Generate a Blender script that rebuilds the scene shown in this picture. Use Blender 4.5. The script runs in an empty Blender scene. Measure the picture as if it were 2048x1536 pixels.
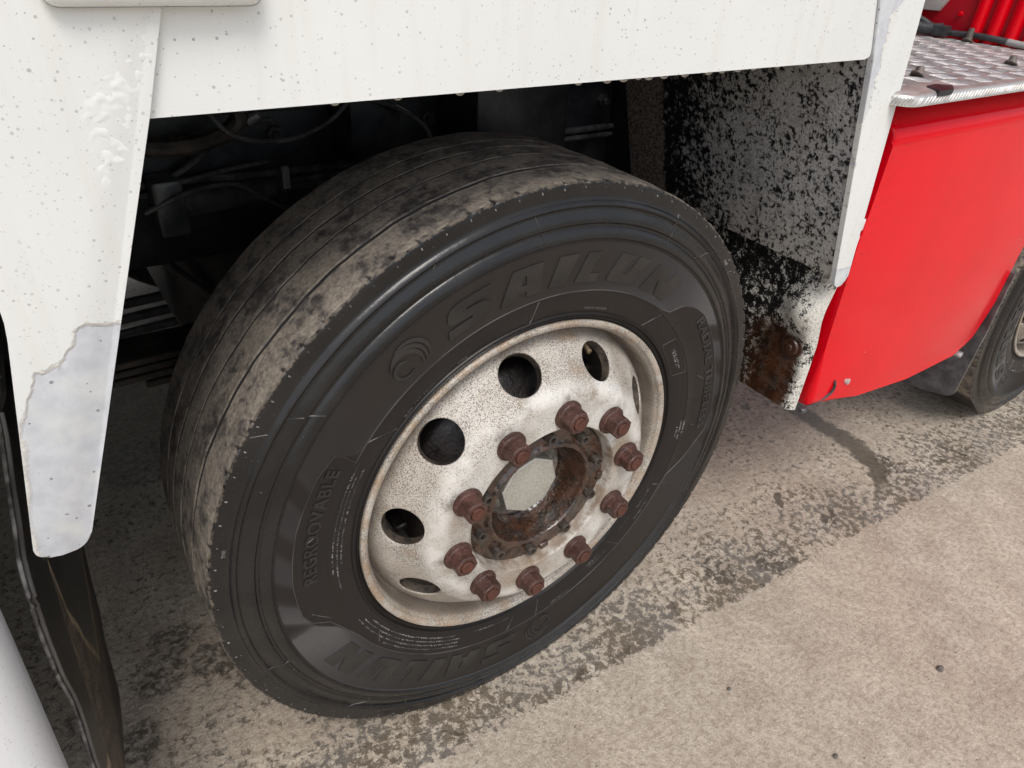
import bpy, bmesh, math, random
from mathutils import Vector, Matrix
PI = math.pi
rnd = random.Random(7)
S = bpy.context.scene
COL = S.collection

# ------------------------------------------------------------------ camera
cd = bpy.data.cameras.new('camera')
cam = bpy.data.objects.new('camera', cd)
COL.objects.link(cam)
cd.sensor_width = 36.0
cd.lens = 24.4675
cd.clip_start = 0.01
cd.clip_end = 2000
R3 = Matrix(((0.82264725, 0.27846911, -0.49568787), (-0.56570822, 0.4879986, -0.66470413), (0.05679542, 0.82723173, 0.55898296)))
M4 = R3.to_4x4()
M4.translation = Vector((-0.54815276, -0.59229916, 1.27995469))
cam.matrix_world = M4
S.camera = cam

# ------------------------------------------------------------------ sky, sun, exposure
W_ = bpy.data.worlds.new('World')
S.world = W_
W_.use_nodes = True
wn = W_.node_tree
bg = wn.nodes['Background']
sky = wn.nodes.new('ShaderNodeTexSky')
sky.sky_type = 'NISHITA'
sky.sun_disc = False
SUN_EL, SUN_AZ = math.radians(58), math.radians(205)      # azimuth clockwise from +Y
sky.sun_elevation = SUN_EL
sky.sun_rotation = SUN_AZ
sky.dust_density = 3.0
hs = wn.nodes.new('ShaderNodeHueSaturation')
hs.inputs['Saturation'].default_value = 0.45               # a white overcast
wn.links.new(sky.outputs[0], hs.inputs['Color'])
wn.links.new(hs.outputs[0], bg.inputs['Color'])
bg.inputs['Strength'].default_value = 0.15
sl = bpy.data.lights.new('sun', 'SUN')
sl.energy = 1.3
sl.angle = math.radians(24)
sl.color = (1.0, 0.965, 0.91)
so = bpy.data.objects.new('sun', sl)
COL.objects.link(so)
dv = Vector((math.sin(SUN_AZ) * math.cos(SUN_EL), math.cos(SUN_AZ) * math.cos(SUN_EL), math.sin(SUN_EL)))
so.rotation_euler = dv.to_track_quat('Z', 'Y').to_euler()
so.location = dv * 10
S.view_settings.view_transform = 'Standard'
S.view_settings.look = 'None'
S.view_settings.exposure = 0.27
S.view_settings.gamma = 1.0
S.cycles.max_bounces = 6
S.cycles.diffuse_bounces = 3
S.cycles.use_denoising = True


# ------------------------------------------------------------------ node helper
class N:
    def __init__(s, name, rough=0.5, metal=0.0, spec=0.5):
        s.m = bpy.data.materials.new(name)
        s.m.use_nodes = True
        s.t = s.m.node_tree
        s.b = s.t.nodes['Principled BSDF']
        s.b.inputs['Roughness'].default_value = rough
        s.b.inputs['Metallic'].default_value = metal
        s.b.inputs['Specular IOR Level'].default_value = spec
        s._c = None

    def n(s, typ, **kw):
        x = s.t.nodes.new(typ)
        for k, v in kw.items():
            setattr(x, k, v)
        return x

    def link(s, a, sock):
        if isinstance(a, (int, float)):
            sock.default_value = a
        elif isinstance(a, (tuple, list)):
            sock.default_value = tuple(a) if len(a) == len(sock.default_value) else tuple(a) + (1.0,)
        else:
            s.t.links.new(a, sock)

    @property
    def co(s):
        if s._c is None:
            s._c = s.n('ShaderNodeTexCoord').outputs['Object']
        return s._c

    def xyz(s):
        x = s.n('ShaderNodeSeparateXYZ')
        s.link(s.co, x.inputs[0])
        return x.outputs[0], x.outputs[1], x.outputs[2]

    def m_(s, op, a, b=0.0, c=None, clamp=False):
        x = s.n('ShaderNodeMath', operation=op, use_clamp=clamp)
        s.link(a, x.inputs[0])
        s.link(b, x.inputs[1])
        if c is not None:
            s.link(c, x.inputs[2])
        return x.outputs[0]

    def noise(s, scale, detail=4.0, rough=0.55, vec=None, dist=0.0):
        x = s.n('ShaderNodeTexNoise')
        s.link(vec if vec is not None else s.co, x.inputs['Vector'])
        x.inputs['Scale'].default_value = scale
        x.inputs['Detail'].default_value = detail
        x.inputs['Roughness'].default_value = rough
        x.inputs['Distortion'].default_value = dist
        return x.outputs[0]

    def voro(s, scale, vec=None, rand=1.0):
        x = s.n('ShaderNodeTexVoronoi')
        s.link(vec if vec is not None else s.co, x.inputs['Vector'])
        x.inputs['Scale'].default_value = scale
        x.inputs['Randomness'].default_value = rand
        return x.outputs['Distance'], x.outputs['Color']

    def scl(s, sx, sy, sz, vec=None):
        x = s.n('ShaderNodeMapping')
        s.link(vec if vec is not None else s.co, x.inputs[0])
        x.inputs['Scale'].default_value = (sx, sy, sz)
        return x.outputs[0]

    def step(s, v, lo, hi, a=0.0, b=1.0):
        x = s.n('ShaderNodeMapRange')
        x.clamp = True
        s.link(v, x.inputs[0])
        s.link(lo, x.inputs[1])
        s.link(hi, x.inputs[2])
        x.inputs[3].default_value = a
        x.inputs[4].default_value = b
        return x.outputs[0]

    def curve(s, v, pts):
        """piecewise linear through pts, x inside the listed range"""
        x0, x1 = pts[0][0], pts[-1][0]
        y0, y1 = min(p[1] for p in pts), max(p[1] for p in pts)
        t = s.step(v, x0, x1)
        r = s.n('ShaderNodeValToRGB')
        e = r.color_ramp.elements
        while len(e) < len(pts):
            e.new(0.5)
        for i, p in enumerate(pts):
            e[i].position = (p[0] - x0) / (x1 - x0)
        for i, p in enumerate(pts):
            q = (p[1] - y0) / ((y1 - y0) or 1)
            e[i].color = (q, q, q, 1)
        s.link(t, r.inputs[0])
        return s.m_('MULTIPLY_ADD', r.outputs[0], (y1 - y0), y0)

    def mix(s, f, a, b, mode='MIX'):
        x = s.n('ShaderNodeMix', data_type='RGBA', blend_type=mode)
        s.link(f, x.inputs[0])
        s.link(a, x.inputs[6])
        s.link(b, x.inputs[7])
        return x.outputs[2]

    def mixf(s, f, a, b):
        x = s.n('ShaderNodeMix', data_type='FLOAT')
        s.link(f, x.inputs[0])
        s.link(a, x.inputs[2])
        s.link(b, x.inputs[3])
        return x.outputs[0]

    def col(s, c):
        s.link(c, s.b.inputs['Base Color'])

    def rough(s, r):
        s.link(r, s.b.inputs['Roughness'])

    def bump(s, h, strength=0.5, dist=0.01, chain=None):
        x = s.n('ShaderNodeBump')
        x.inputs['Strength'].default_value = strength
        x.inputs['Distance'].default_value = dist
        s.link(h, x.inputs['Height'])
        if chain is not None:
            s.link(chain, x.inputs['Normal'])
        s.link(x.outputs[0], s.b.inputs['Normal'])
        return x.outputs[0]

    def polar(s):
        x, y, z = s.xyz()
        r = s.m_('SQRT', s.m_('ADD', s.m_('MULTIPLY', x, x), s.m_('MULTIPLY', z, z)))
        a = s.m_('MULTIPLY', s.m_('ARCTAN2', z, x), 180 / PI)
        return r, a, y

    def specks(s, scale, size, dens):
        """dirt dots: 1 inside a dot"""
        d, c = s.voro(scale)
        sp = s.n('ShaderNodeSeparateColor')
        s.link(c, sp.inputs[0])
        rad = s.m_('MULTIPLY', s.m_('POWER', sp.outputs[0], 2.4), size)
        on = s.m_('LESS_THAN', sp.outputs[1], dens)
        return s.m_('MULTIPLY', s.m_('LESS_THAN', d, rad), on)


# ------------------------------------------------------------------ mesh helpers
def link_mesh(name, me, mat, parent=None, sharp=30):
    o = bpy.data.objects.new(name, me)
    COL.objects.link(o)
    if mat is not None:
        for m in (mat if isinstance(mat, (list, tuple)) else [mat]):
            me.materials.append(m.m if isinstance(m, N) else m)
    me.shade_smooth()
    if sharp:
        me.set_sharp_from_angle(angle=math.radians(sharp))
    if parent is not None:
        o.parent = parent
    return o


def obj(name, bm, mat, parent=None, sharp=30, loc=None):
    bmesh.ops.recalc_face_normals(bm, faces=bm.faces)
    me = bpy.data.meshes.new(name)
    bm.to_mesh(me)
    bm.free()
    o = link_mesh(name, me, mat, parent, sharp)
    if loc:
        o.location = loc
    return o


def raw(name, v, f, mat, parent=None, sharp=30, mi=None):
    me = bpy.data.meshes.new(name)
    me.from_pydata([tuple(p) for p in v], [], f)
    if mi:
        me.polygons.foreach_set('material_index', mi)
    me.update()
    return link_mesh(name, me, mat, parent, sharp)


def tag(o, label=None, cat=None, group=None, kind=None):
    for k, v in (('label', label), ('category', cat), ('group', group), ('kind', kind)):
        if v:
            o[k] = v
    return o


def empty(name, loc=(0, 0, 0), parent=None):
    o = bpy.data.objects.new(name, None)
    o.empty_display_size = 0.05
    COL.objects.link(o)
    o.location = loc
    o.parent = parent
    return o


def box(bm, x0, x1, y0, y1, z0, z1, bev=0.0, seg=2, mtx=None):
    r = bmesh.ops.create_cube(bm, size=1.0)
    vs = r['verts']
    for v in vs:
        v.co = Vector((x0 + (v.co.x + .5) * (x1 - x0), y0 + (v.co.y + .5) * (y1 - y0), z0 + (v.co.z + .5) * (z1 - z0)))
    if bev > 0:
        es = list({e for v in vs for e in v.link_edges})
        q = bmesh.ops.bevel(bm, geom=es, offset=bev, segments=seg, profile=0.5, affect='EDGES')
        vs = list({v for f in q['faces'] for v in f.verts} | {v for v in vs if v.is_valid})
    if mtx is not None:
        for v in vs:
            v.co = mtx @ v.co
    return vs


def prism(bm, poly, d0, d1, bev=0.0, seg=3, axis='y', mtx=None):
    """polygon (a,b) extruded along axis from d0 to d1; axis y: (x,z); axis x: (y,z); axis z: (x,y)"""
    def P(a, b, d):
        return {'y': (a, d, b), 'x': (d, a, b), 'z': (a, b, d)}[axis]
    f0 = [bm.verts.new(P(a, b, d0)) for a, b in poly]
    f1 = [bm.verts.new(P(a, b, d1)) for a, b in poly]
    n = len(poly)
    bm.faces.new(f0)
    bm.faces.new(f1[::-1])
    for i in range(n):
        bm.faces.new((f0[i], f1[i], f1[(i + 1) % n], f0[(i + 1) % n]))
    vs = f0 + f1
    if bev > 0:
        es = list({e for v in f0 for e in v.link_edges if e.other_vert(v) in f0})
        q = bmesh.ops.bevel(bm, geom=es, offset=bev, segments=seg, profile=0.5, affect='EDGES')
        vs = list({v for f in q['faces'] for v in f.verts} | {v for v in vs if v.is_valid})
    if mtx is not None:
        for v in vs:
            v.co = mtx @ v.co
    return vs


def rounded(poly, rads, n=6):
    """round the corners of a polygon"""
    out = []
    L = len(poly)
    for i, p in enumerate(poly):
        r = rads[i] if isinstance(rads, (list, tuple)) else rads
        p = Vector(p)
        if r <= 0:
            out.append(tuple(p))
            continue
        a = (Vector(poly[i - 1]) - p)
        b = (Vector(poly[(i + 1) % L]) - p)
        ra = min(r, a.length * .49)
        rb = min(r, b.length * .49)
        A = p + a.normalized() * ra
        B = p + b.normalized() * rb
        for k in range(n + 1):
            t = k / n
            out.append(tuple((1 - t) ** 2 * A + 2 * t * (1 - t) * p + t * t * B))
    return out


def lathe(bm, prof, n=96, a0=0.0, a1=2 * PI, closed=True):
    """prof of (r, o): radius about the Y axis, o outward = -Y"""
    rows = []
    full = abs(a1 - a0 - 2 * PI) < 1e-6
    cnt = n if full else n + 1
    for i in range(cnt):
        a = a0 + (a1 - a0) * i / n
        rows.append([bm.verts.new((r * math.cos(a), -o, r * math.sin(a))) for r, o in prof])
    for i in range(n):
        A, B = rows[i], rows[(i + 1) % cnt]
        for j in range(len(prof) - 1):
            bm.faces.new((A[j], A[j + 1], B[j + 1], B[j]))
    return rows


def cr(pts, k=6):
    """Catmull-Rom through pts"""
    P = [Vector(p) for p in pts]
    out = []
    for i in range(len(P) - 1):
        p0 = P[i - 1] if i else P[0] * 2 - P[1]
        p3 = P[i + 2] if i + 2 < len(P) else P[-1] * 2 - P[-2]
        for j in range(k):
            t = j / k
            out.append(.5 * ((2 * P[i]) + (P[i + 1] - p0) * t + (2 * p0 - 5 * P[i] + 4 * P[i + 1] - p3) * t * t + (3 * P[i] - p0 - 3 * P[i + 1] + p3) * t ** 3))
    out.append(P[-1])
    return out


def tube(bm, pts, r, n=8, k=6, rib=0.0):
    P = cr(pts, k)
    prev = None
    up = Vector((0.13, 0.21, 0.97))
    first = None
    for i, p in enumerate(P):
        t = (P[min(i + 1, len(P) - 1)] - P[max(i - 1, 0)]).normalized()
        u = t.cross(up)
        if u.length < 1e-3:
            u = t.cross(Vector((1, 0, 0)))
        u.normalize()
        v = t.cross(u)
        rr = (r(i / (len(P) - 1)) if callable(r) else r) + (rib if i % 2 else 0)
        ring = [bm.verts.new(p + (u * math.cos(2 * PI * j / n) + v * math.sin(2 * PI * j / n)) * rr) for j in range(n)]
        if prev:
            for j in range(n):
                bm.faces.new((prev[j], prev[(j + 1) % n], ring[(j + 1) % n], ring[j]))
        else:
            first = ring
        prev = ring
    bm.faces.new(first[::-1])
    bm.faces.new(prev)


def cyl(bm, p0, p1, r0, r1=None, n=20, bev=0.0):
    p0, p1 = Vector(p0), Vector(p1)
    r1 = r0 if r1 is None else r1
    t = (p1 - p0).normalized()
    u = t.cross(Vector((0.2, 0.3, 0.93)))
    if u.length < 1e-3:
        u = t.cross(Vector((1, 0, 0)))
    u.normalize()
    v = t.cross(u)
    L = (p1 - p0).length
    st = [(0, r0 - bev), (bev, r0), (L - bev, r1), (L, r1 - bev)] if bev > 0 else [(0, r0), (L, r1)]
    rings = [[bm.verts.new(p0 + t * d + (u * math.cos(2 * PI * j / n) + v * math.sin(2 * PI * j / n)) * r) for j in range(n)] for d, r in st]
    for a, b in zip(rings, rings[1:]):
        for j in range(n):
            bm.faces.new((a[j], a[(j + 1) % n], b[(j + 1) % n], b[j]))
    bm.faces.new(rings[0][::-1])
    bm.faces.new(rings[-1])


# ================================================================== materials
def white_paint(name, peel=None, tint=(0.79, 0.805, 0.785)):
    m = N(name, 0.38)
    x, y, z = m.xyz()
    big = m.noise(3.2, 3)
    base = m.mix(m.step(big, .35, .7), tint, tuple(c * .93 for c in tint))
    streak = m.noise(6.0, 3, vec=m.scl(9, 9, .6))
    base = m.mix(m.step(streak, .52, .75, 0, .22), base, (.62, .57, .47))
    cl = m.step(m.noise(7.0, 2), .42, .68)
    s1 = m.m_('MULTIPLY', m.specks(240, .31, .75), m.step(cl, 0, 1, .35, 1))
    s2 = m.m_('MULTIPLY', m.specks(135, .15, .55), m.step(cl, 0, 1, .3, 1))
    s3 = m.specks(600, .42, .28)
    sp = m.m_('MAXIMUM', m.m_('MAXIMUM', s1, s2), m.m_('MULTIPLY', s3, .4))
    c = m.mix(m.m_('MULTIPLY', sp, .62), base, (.13, .125, .12))
    h = m.m_('MULTIPLY', m.noise(40, 3), .15)
    if peel:
        f = peel(m, x, y, z)
        pn = m.noise(70, 5, .65)
        prim = m.mix(m.step(pn, .35, .65), (.53, .55, .59), (.64, .66, .69))
        prim = m.mix(m.step(m.noise(14, 3), .52, .62, 0, .6), prim, (.70, .73, .70))
        prim = m.mix(m.m_('MULTIPLY', m.specks(160, .3, .4), .7), prim, (.15, .14, .13))
        edge = m.m_('MULTIPLY', m.step(f, .02, .5), m.step(f, .98, .5))
        c = m.mix(m.step(f, .45, .55), c, prim)
        c = m.mix(m.m_('MULTIPLY', edge, .35), c, (.55, .47, .36))
        h = m.m_('ADD', h, m.m_('MULTIPLY', f, -1.0))
        m.bump(h, .55, .0022)
    else:
        m.bump(h, .35, .002)
    m.col(c)
    return m


def peel_rear(m, x, y, z):
    n = m.m_('SUBTRACT', m.noise(26, 5, .6), .5)
    n2 = m.m_('SUBTRACT', m.noise(90, 3, .6), .5)
    n = m.m_('ADD', m.m_('MULTIPLY', n, .032), m.m_('MULTIPLY', n2, .014))
    # top edge of the bare patch steps down from the inner side to the outer side
    top = m.curve(x, [(-.64, .87), (-.597, .925), (-.583, .952), (-.566, .955), (-.545, .985), (-.528, .988), (-.51, .98)])
    a = m.step(m.m_('ADD', m.m_('SUBTRACT', top, z), n), -.003, .003)
    lim = m.curve(z, [(.72, -.633), (.80, -.6305), (.85, -.618), (.92, -.604), (.95, -.597)])
    b = m.step(m.m_('ADD', m.m_('SUBTRACT', x, lim), m.m_('MULTIPLY', n, .5)), -.003, .003)
    return m.m_('MULTIPLY', a, b)


def peel_front(m, x, y, z):
    n = m.m_('ADD', m.m_('MULTIPLY', m.m_('SUBTRACT', m.noise(34, 5, .65), .5), .045), m.m_('MULTIPLY', m.m_('SUBTRACT', m.noise(110, 3), .5), .02))
    inner = m.curve(z, [(.765, .598), (1.138, .491), (1.25, .452)])
    d = m.m_('SUBTRACT', x, inner)
    wid = m.curve(z, [(.75, .06), (.788, .06), (.793, -.02), (.86, -.016), (.90, -.006), (.935, .004), (.95, -.012), (.985, .004), (1.0, -.01), (1.04, -.004), (1.065, .012), (1.10, .016), (1.14, .022), (1.165, .03), (1.19, .028), (1.21, .055), (1.25, .07)])
    a = m.step(m.m_('ADD', m.m_('SUBTRACT', wid, d), n), -.002, .002)
    return a


M_skirt = white_paint('cream_white_paint')
M_leg_rear = white_paint('peeling_white_paint', peel_rear)
M_leg_front = white_paint('flaking_white_paint', peel_front)
M_white = white_paint('white_locker_paint', None, (.74, .75, .77))


def make_rubber(name, tread):
    m = N(name, .5, 0, .5)
    r, a, y = m.polar()
    if not tread:
        dust = m.step(m.noise(9, 4), .40, .70)
        c = m.mix(dust, (.0075, .0075, .0080), (.0175, .0160, .0155))
        # dusty wall of the tyre is browner than the washed shoulder
        wall = m.m_('MULTIPLY', m.step(r, .432, .424), m.step(r, .300, .312))
        c = m.mix(m.m_('MULTIPLY', wall, .75), c, (.0150, .0124, .0116))
        dots = m.specks(260, .20, .12)
        c = m.mix(m.m_('MULTIPLY', dots, .55), c, (.16, .15, .14))
        # clay carried over the shoulder edge from the tread
        e = m.m_('ADD', r, m.m_('MULTIPLY', m.m_('SUBTRACT', m.noise(120, 4, .7), .5), .014))
        ed = m.step(e, .5025, .5058)
        c = m.mix(m.m_('MULTIPLY', ed, .8), c, (.20, .165, .13))
        m.col(c)
        gl = m.step(m.noise(16, 3), .35, .7)
        wet = m.step(r, .425, .435)
        ro = m.mixf(wet, m.mixf(gl, .36, .48), m.mixf(gl, .20, .34))
        ro = m.mixf(ed, ro, .9)
        # moulded radial hatching of the lettered band
        pan = m.curve(a, [(-180, .4035), (-173, .400), (-168, .390), (-163, .366), (-157, .353), (-32, .352), (-26, .353), (-20, .356), (-14, .382), (-8, .400), (-5, .414), (1, .418), (8, .415), (22, .412), (36, .4085), (40, .400), (44, .386), (47, .362), (50, .356), (60, .3535), (80, .352), (146, .352), (147.5, .388), (152, .398), (164, .4035), (180, .4035)])
        band = m.m_('MULTIPLY', m.step(m.m_('SUBTRACT', r, pan), -.001, .001), m.step(r, .429, .427))
        wv = m.m_('SINE', m.m_('MULTIPLY_ADD', m.m_('ADD', a, m.m_('MULTIPLY', r, 130)), 2 * PI / 11.6, 1.2))
        side_ = m.m_('MAXIMUM', m.m_('MULTIPLY', m.step(a, -12, -9), m.step(a, 33, 30)), m.m_('MAXIMUM', m.step(a, 150, 153), m.step(a, -168, -171)))
        bars = m.m_('MULTIPLY', side_, m.step(wv, -.35, .65))
        band = m.m_('MULTIPLY', band, m.m_('SUBTRACT', 1, bars))
        ro = m.mixf(band, ro, .52)
        m.rough(ro)
        m.link(m.mixf(band, m.mixf(wet, .34, .5), .8), m.b.inputs['Specular IOR Level'])
        m.link(m.m_('MULTIPLY', band, .95), m.b.inputs['Anisotropic'])
        tg = m.n('ShaderNodeTangent', direction_type='RADIAL', axis='Y')
        m.link(tg.outputs[0], m.b.inputs['Tangent'])
        b1 = m.bump(m.noise(420, 3, .6), .10, .0012)
        m.bump(m.noise(30, 4), .22, .004, b1)
    else:
        ang = m.m_('MULTIPLY', a, .0089)
        cx = m.n('ShaderNodeCombineXYZ')
        m.link(m.m_('MULTIPLY', ang, .55), cx.inputs[0])
        m.link(y, cx.inputs[1])
        v = m.co
        blot = m.noise(22, 9, .72)
        fine = m.noise(170, 5, .7)
        fine2 = m.noise(75, 6, .72)
        tan = m.mix(m.step(fine, .32, .68), (.155, .134, .111), (.345, .298, .243))
        dark = m.mix(m.step(fine2, .35, .68), (.050, .044, .042), (.15, .130, .117))
        f = m.step(m.m_('ADD', blot, m.m_('MULTIPLY', m.m_('SUBTRACT', fine2, .5), .45)), .40, .545)
        c = m.mix(f, dark, tan)
        edge = m.step(m.m_('ADD', m.m_('MULTIPLY', y, -1), m.m_('MULTIPLY', m.m_('SUBTRACT', blot, .5), .05)), -.088, -.070)
        
        gdepth = m.step(r, .500, .5035)
        side = m.step(y, .315, .305)
        tt = m.m_('MULTIPLY_ADD', y, 2 / .252, -2 * .0725 / .252 - 1)
        crn = m.m_('MULTIPLY_ADD', m.m_('SUBTRACT', 1, m.m_('MULTIPLY', tt, tt)), .0035, .5055)
        c = m.mix(m.m_('MULTIPLY', m.step(m.m_('SUBTRACT', crn, r), .0004, .0012), side), c, (.020, .017, .016))
        lower = m.noise(5, 2)
        m.col(c)
        m.rough(m.mixf(f, .62, .85))
        h = m.m_('ADD', m.m_('MULTIPLY', fine, .6), m.m_('MULTIPLY', fine2, .8))
        m.bump(h, .55, .0035)
    return m


M_rub = make_rubber('sidewall_rubber', False)
M_tread = make_rubber('dusty_tread_rubber', True)
M_letter = N('smooth_letter_rubber', .40)
M_letter.col(M_letter.mix(M_letter.step(M_letter.noise(14, 4), .4, .65), (.0135, .0130, .0125), (.030, .0275, .0255)))
M_letter.bump(M_letter.noise(420, 3, .6), .10, .0012)
M_flash = N('rubber_flash', .5)
M_flash.col(M_flash.mix(M_flash.step(M_flash.noise(40, 2), .42, .62), (.045, .042, .040), (.24, .23, .22)))
M_line = N('mould_ridge_rubber', .32)
M_line.col(M_line.mix(M_line.step(M_line.noise(9, 2), .4, .6), (.045, .04, .038), (.10, .095, .09)))


def make_rim():
    m = N('dirty_cream_rim_paint', .42)
    r, a, y = m.polar()
    big = m.noise(11, 4)
    c = m.mix(m.step(big, .38, .62), (.66, .645, .60), (.42, .37, .31))
    c = m.mix(m.m_('MULTIPLY', m.step(r, .208, .232), .62), c, (.43, .385, .33))
    # brake dust speckle
    fine = m.noise(560, 2, .65)
    th = m.m_('MULTIPLY_ADD', m.noise(15, 5, .65), -.42, .755)
    sp = m.step(m.m_('SUBTRACT', fine, th), -.02, .02)
    inner = m.step(r, .14, .22, .45, 1.0)
    c = m.mix(m.m_('MULTIPLY', m.m_('MULTIPLY', sp, inner), .85), c, (.11, .088, .072))
    d2 = m.specks(300, .34, .35)
    c = m.mix(m.m_('MULTIPLY', d2, .6), c, (.09, .075, .065))
    rw = m.m_('MULTIPLY', m.m_('MULTIPLY', m.step(r, .176, .192), m.step(r, .224, .208)), m.step(m.noise(20, 4), .36, .58))
    c = m.mix(m.m_('MULTIPLY', rw, .7), c, (.72, .70, .66))
    # grime in the well and low on the slope, deepened to paint in recess shade
    gr = m.m_('MULTIPLY', m.step(m.m_('ADD', r, m.m_('MULTIPLY', m.m_('SUBTRACT', m.noise(22, 4), .5), .02)), .255, .276), m.step(r, .287, .283))
    gr = m.m_('MULTIPLY', gr, m.step(m.noise(8, 3), .36, .58, .45, 1))
    c = m.mix(m.m_('MULTIPLY', gr, .75), c, (.165, .13, .10))
    # rust line by the lip
    ru = m.m_('MULTIPLY', m.step(r, .282, .290), m.step(m.noise(26, 5, .65), .45, .62))
    c = m.mix(m.m_('MULTIPLY', ru, .55), c, (.33, .20, .10))
    # smudged dirt round each nut
    an = m.m_('MULTIPLY', m.m_('SUBTRACT', a, 82), PI / 18)
    cs = m.m_('COSINE', m.m_('MULTIPLY', m.m_('SUBTRACT', a, 82), 10 * PI / 180))
    nd = m.m_('MULTIPLY', m.step(cs, .55, .98), m.m_('MULTIPLY', m.step(r, .130, .148), m.step(r, .212, .196)))
    nd = m.m_('MULTIPLY', nd, m.step(m.noise(60, 4, .7), .36, .60))
    c = m.mix(m.m_('MULTIPLY', nd, .72), c, (.15, .12, .105))
    # dirty line at the bore
    bo = m.m_('MULTIPLY', m.step(r, .147, .1405), m.step(m.noise(50, 4), .4, .6))
    c = m.mix(m.m_('MULTIPLY', bo, .7), c, (.16, .10, .06))
    # upper side streaked brown
    c = m.mix(m.m_('MULTIPLY', m.step(m.noise(15, 4, vec=m.scl(1, 1, 1)), .58, .70), .50), c, (.33, .235, .15))
    m.col(c)
    m.rough(m.step(m.noise(25, 3), .3, .7, .36, .58))
    h = m.m_('ADD', m.m_('MULTIPLY', fine, .25), m.noise(70, 4))
    m.bump(h, .22, .0025)
    return m


M_rim = make_rim()


def rusty(name, c1, c2, c3, ro=(.45, .75), scale=70, bump=.5, wet=0.0):
    m = N(name, .6)
    oi = m.n('ShaderNodeObjectInfo')
    ad = m.n('ShaderNodeVectorMath', operation='ADD')
    m.link(m.co, ad.inputs[0])
    m.link(oi.outputs['Location'], ad.inputs[1])
    v = ad.outputs[0]
    n1 = m.noise(scale, 5, .62, vec=v)
    n2 = m.noise(scale * 4, 4, .7, vec=v)
    c = m.mix(m.step(n1, .38, .62), c1, c2)
    c = m.mix(m.m_('MULTIPLY', oi.outputs['Random'], .45), c, tuple(q * .55 + .004 for q in c1))
    c = m.mix(m.step(n2, .54, .70, 0, .8), c, c3)
    m.col(c)
    m.rough(m.step(n1, .35, .65, ro[0], ro[1]))
    m.bump(m.m_('ADD', n1, m.m_('MULTIPLY', n2, .6)), bump, .0022)
    if wet:
        m.b.inputs['Coat Weight'].default_value = wet
        m.b.inputs['Coat Roughness'].default_value = .12
    return m


M_nut = rusty('rusted_nut_steel', (.045, .0175, .0125), (.088, .036, .026), (.17, .095, .080), (.32, .55), 75, .45)
M_stud = rusty('rusted_stud_end', (.075, .022, .013), (.125, .040, .024), (.05, .02, .015), (.35, .55), 160, .35)
M_hub = rusty('oily_rusty_hub', (.012, .008, .006), (.060, .021, .008), (.105, .062, .035), (.14, .38), 40, 1.0, .9)
M_screw = rusty('black_oxide_screw', (.028, .025, .022), (.075, .06, .05), (.12, .07, .045), (.3, .5), 120, .3, .3)
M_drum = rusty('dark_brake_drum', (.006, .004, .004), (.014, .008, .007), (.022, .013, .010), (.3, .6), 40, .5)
M_cap = N('cast_grey_cap', .5)
M_cap.col(M_cap.mix(M_cap.step(M_cap.noise(420, 3, .7), .35, .65), (.26, .245, .21), (.42, .40, .35)))
_cy = M_cap.xyz()[1]
M_cap.col(M_cap.mix(M_cap.m_('MULTIPLY', M_cap.step(_cy, .0742, .0765), .62), M_cap.mix(M_cap.step(M_cap.noise(420, 3, .7), .35, .65), (.32, .30, .255), (.50, .475, .42)), (.13, .118, .10)))  # sides painted darker than the face, their shade put into the colour
M_cap.bump(M_cap.noise(500, 3), .35, .0008)
M_capf = N('grey_cap_flange', .5)
M_capf.col(M_capf.mix(M_capf.step(M_capf.noise(60, 4, .7), .40, .65), (.085, .075, .064), (.30, .28, .24)))  # flange painted darker, shade around the cap put into the colour
M_brass = N('tarnished_brass', .35, .9)
M_brass.col((.42, .33, .22))


def make_black(name, c1=(.012, .0135, .017), c2=(.042, .043, .047), ro=.5, sc=25):
    m = N(name, ro)
    n1 = m.noise(sc, 5, .65)
    m.col(m.mix(m.step(n1, .4, .66), c1, c2))
    m.bump(n1, .3, .004)
    return m


M_under = make_black('black_underbody', (.011, .0125, .016), (.036, .038, .043), .42)
M_under2 = make_black('oily_brown_underbody', (.018, .015, .013), (.075, .060, .048))
M_hose = make_black('black_hose_rubber', (.05, .051, .054), (.12, .12, .125), .26)
M_grey_hose = N('grey_conduit', .5)
M_grey_hose.col((.33, .33, .32))
M_plastic = make_black('black_plastic', (.035, .035, .038), (.085, .085, .09), .28)


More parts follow.
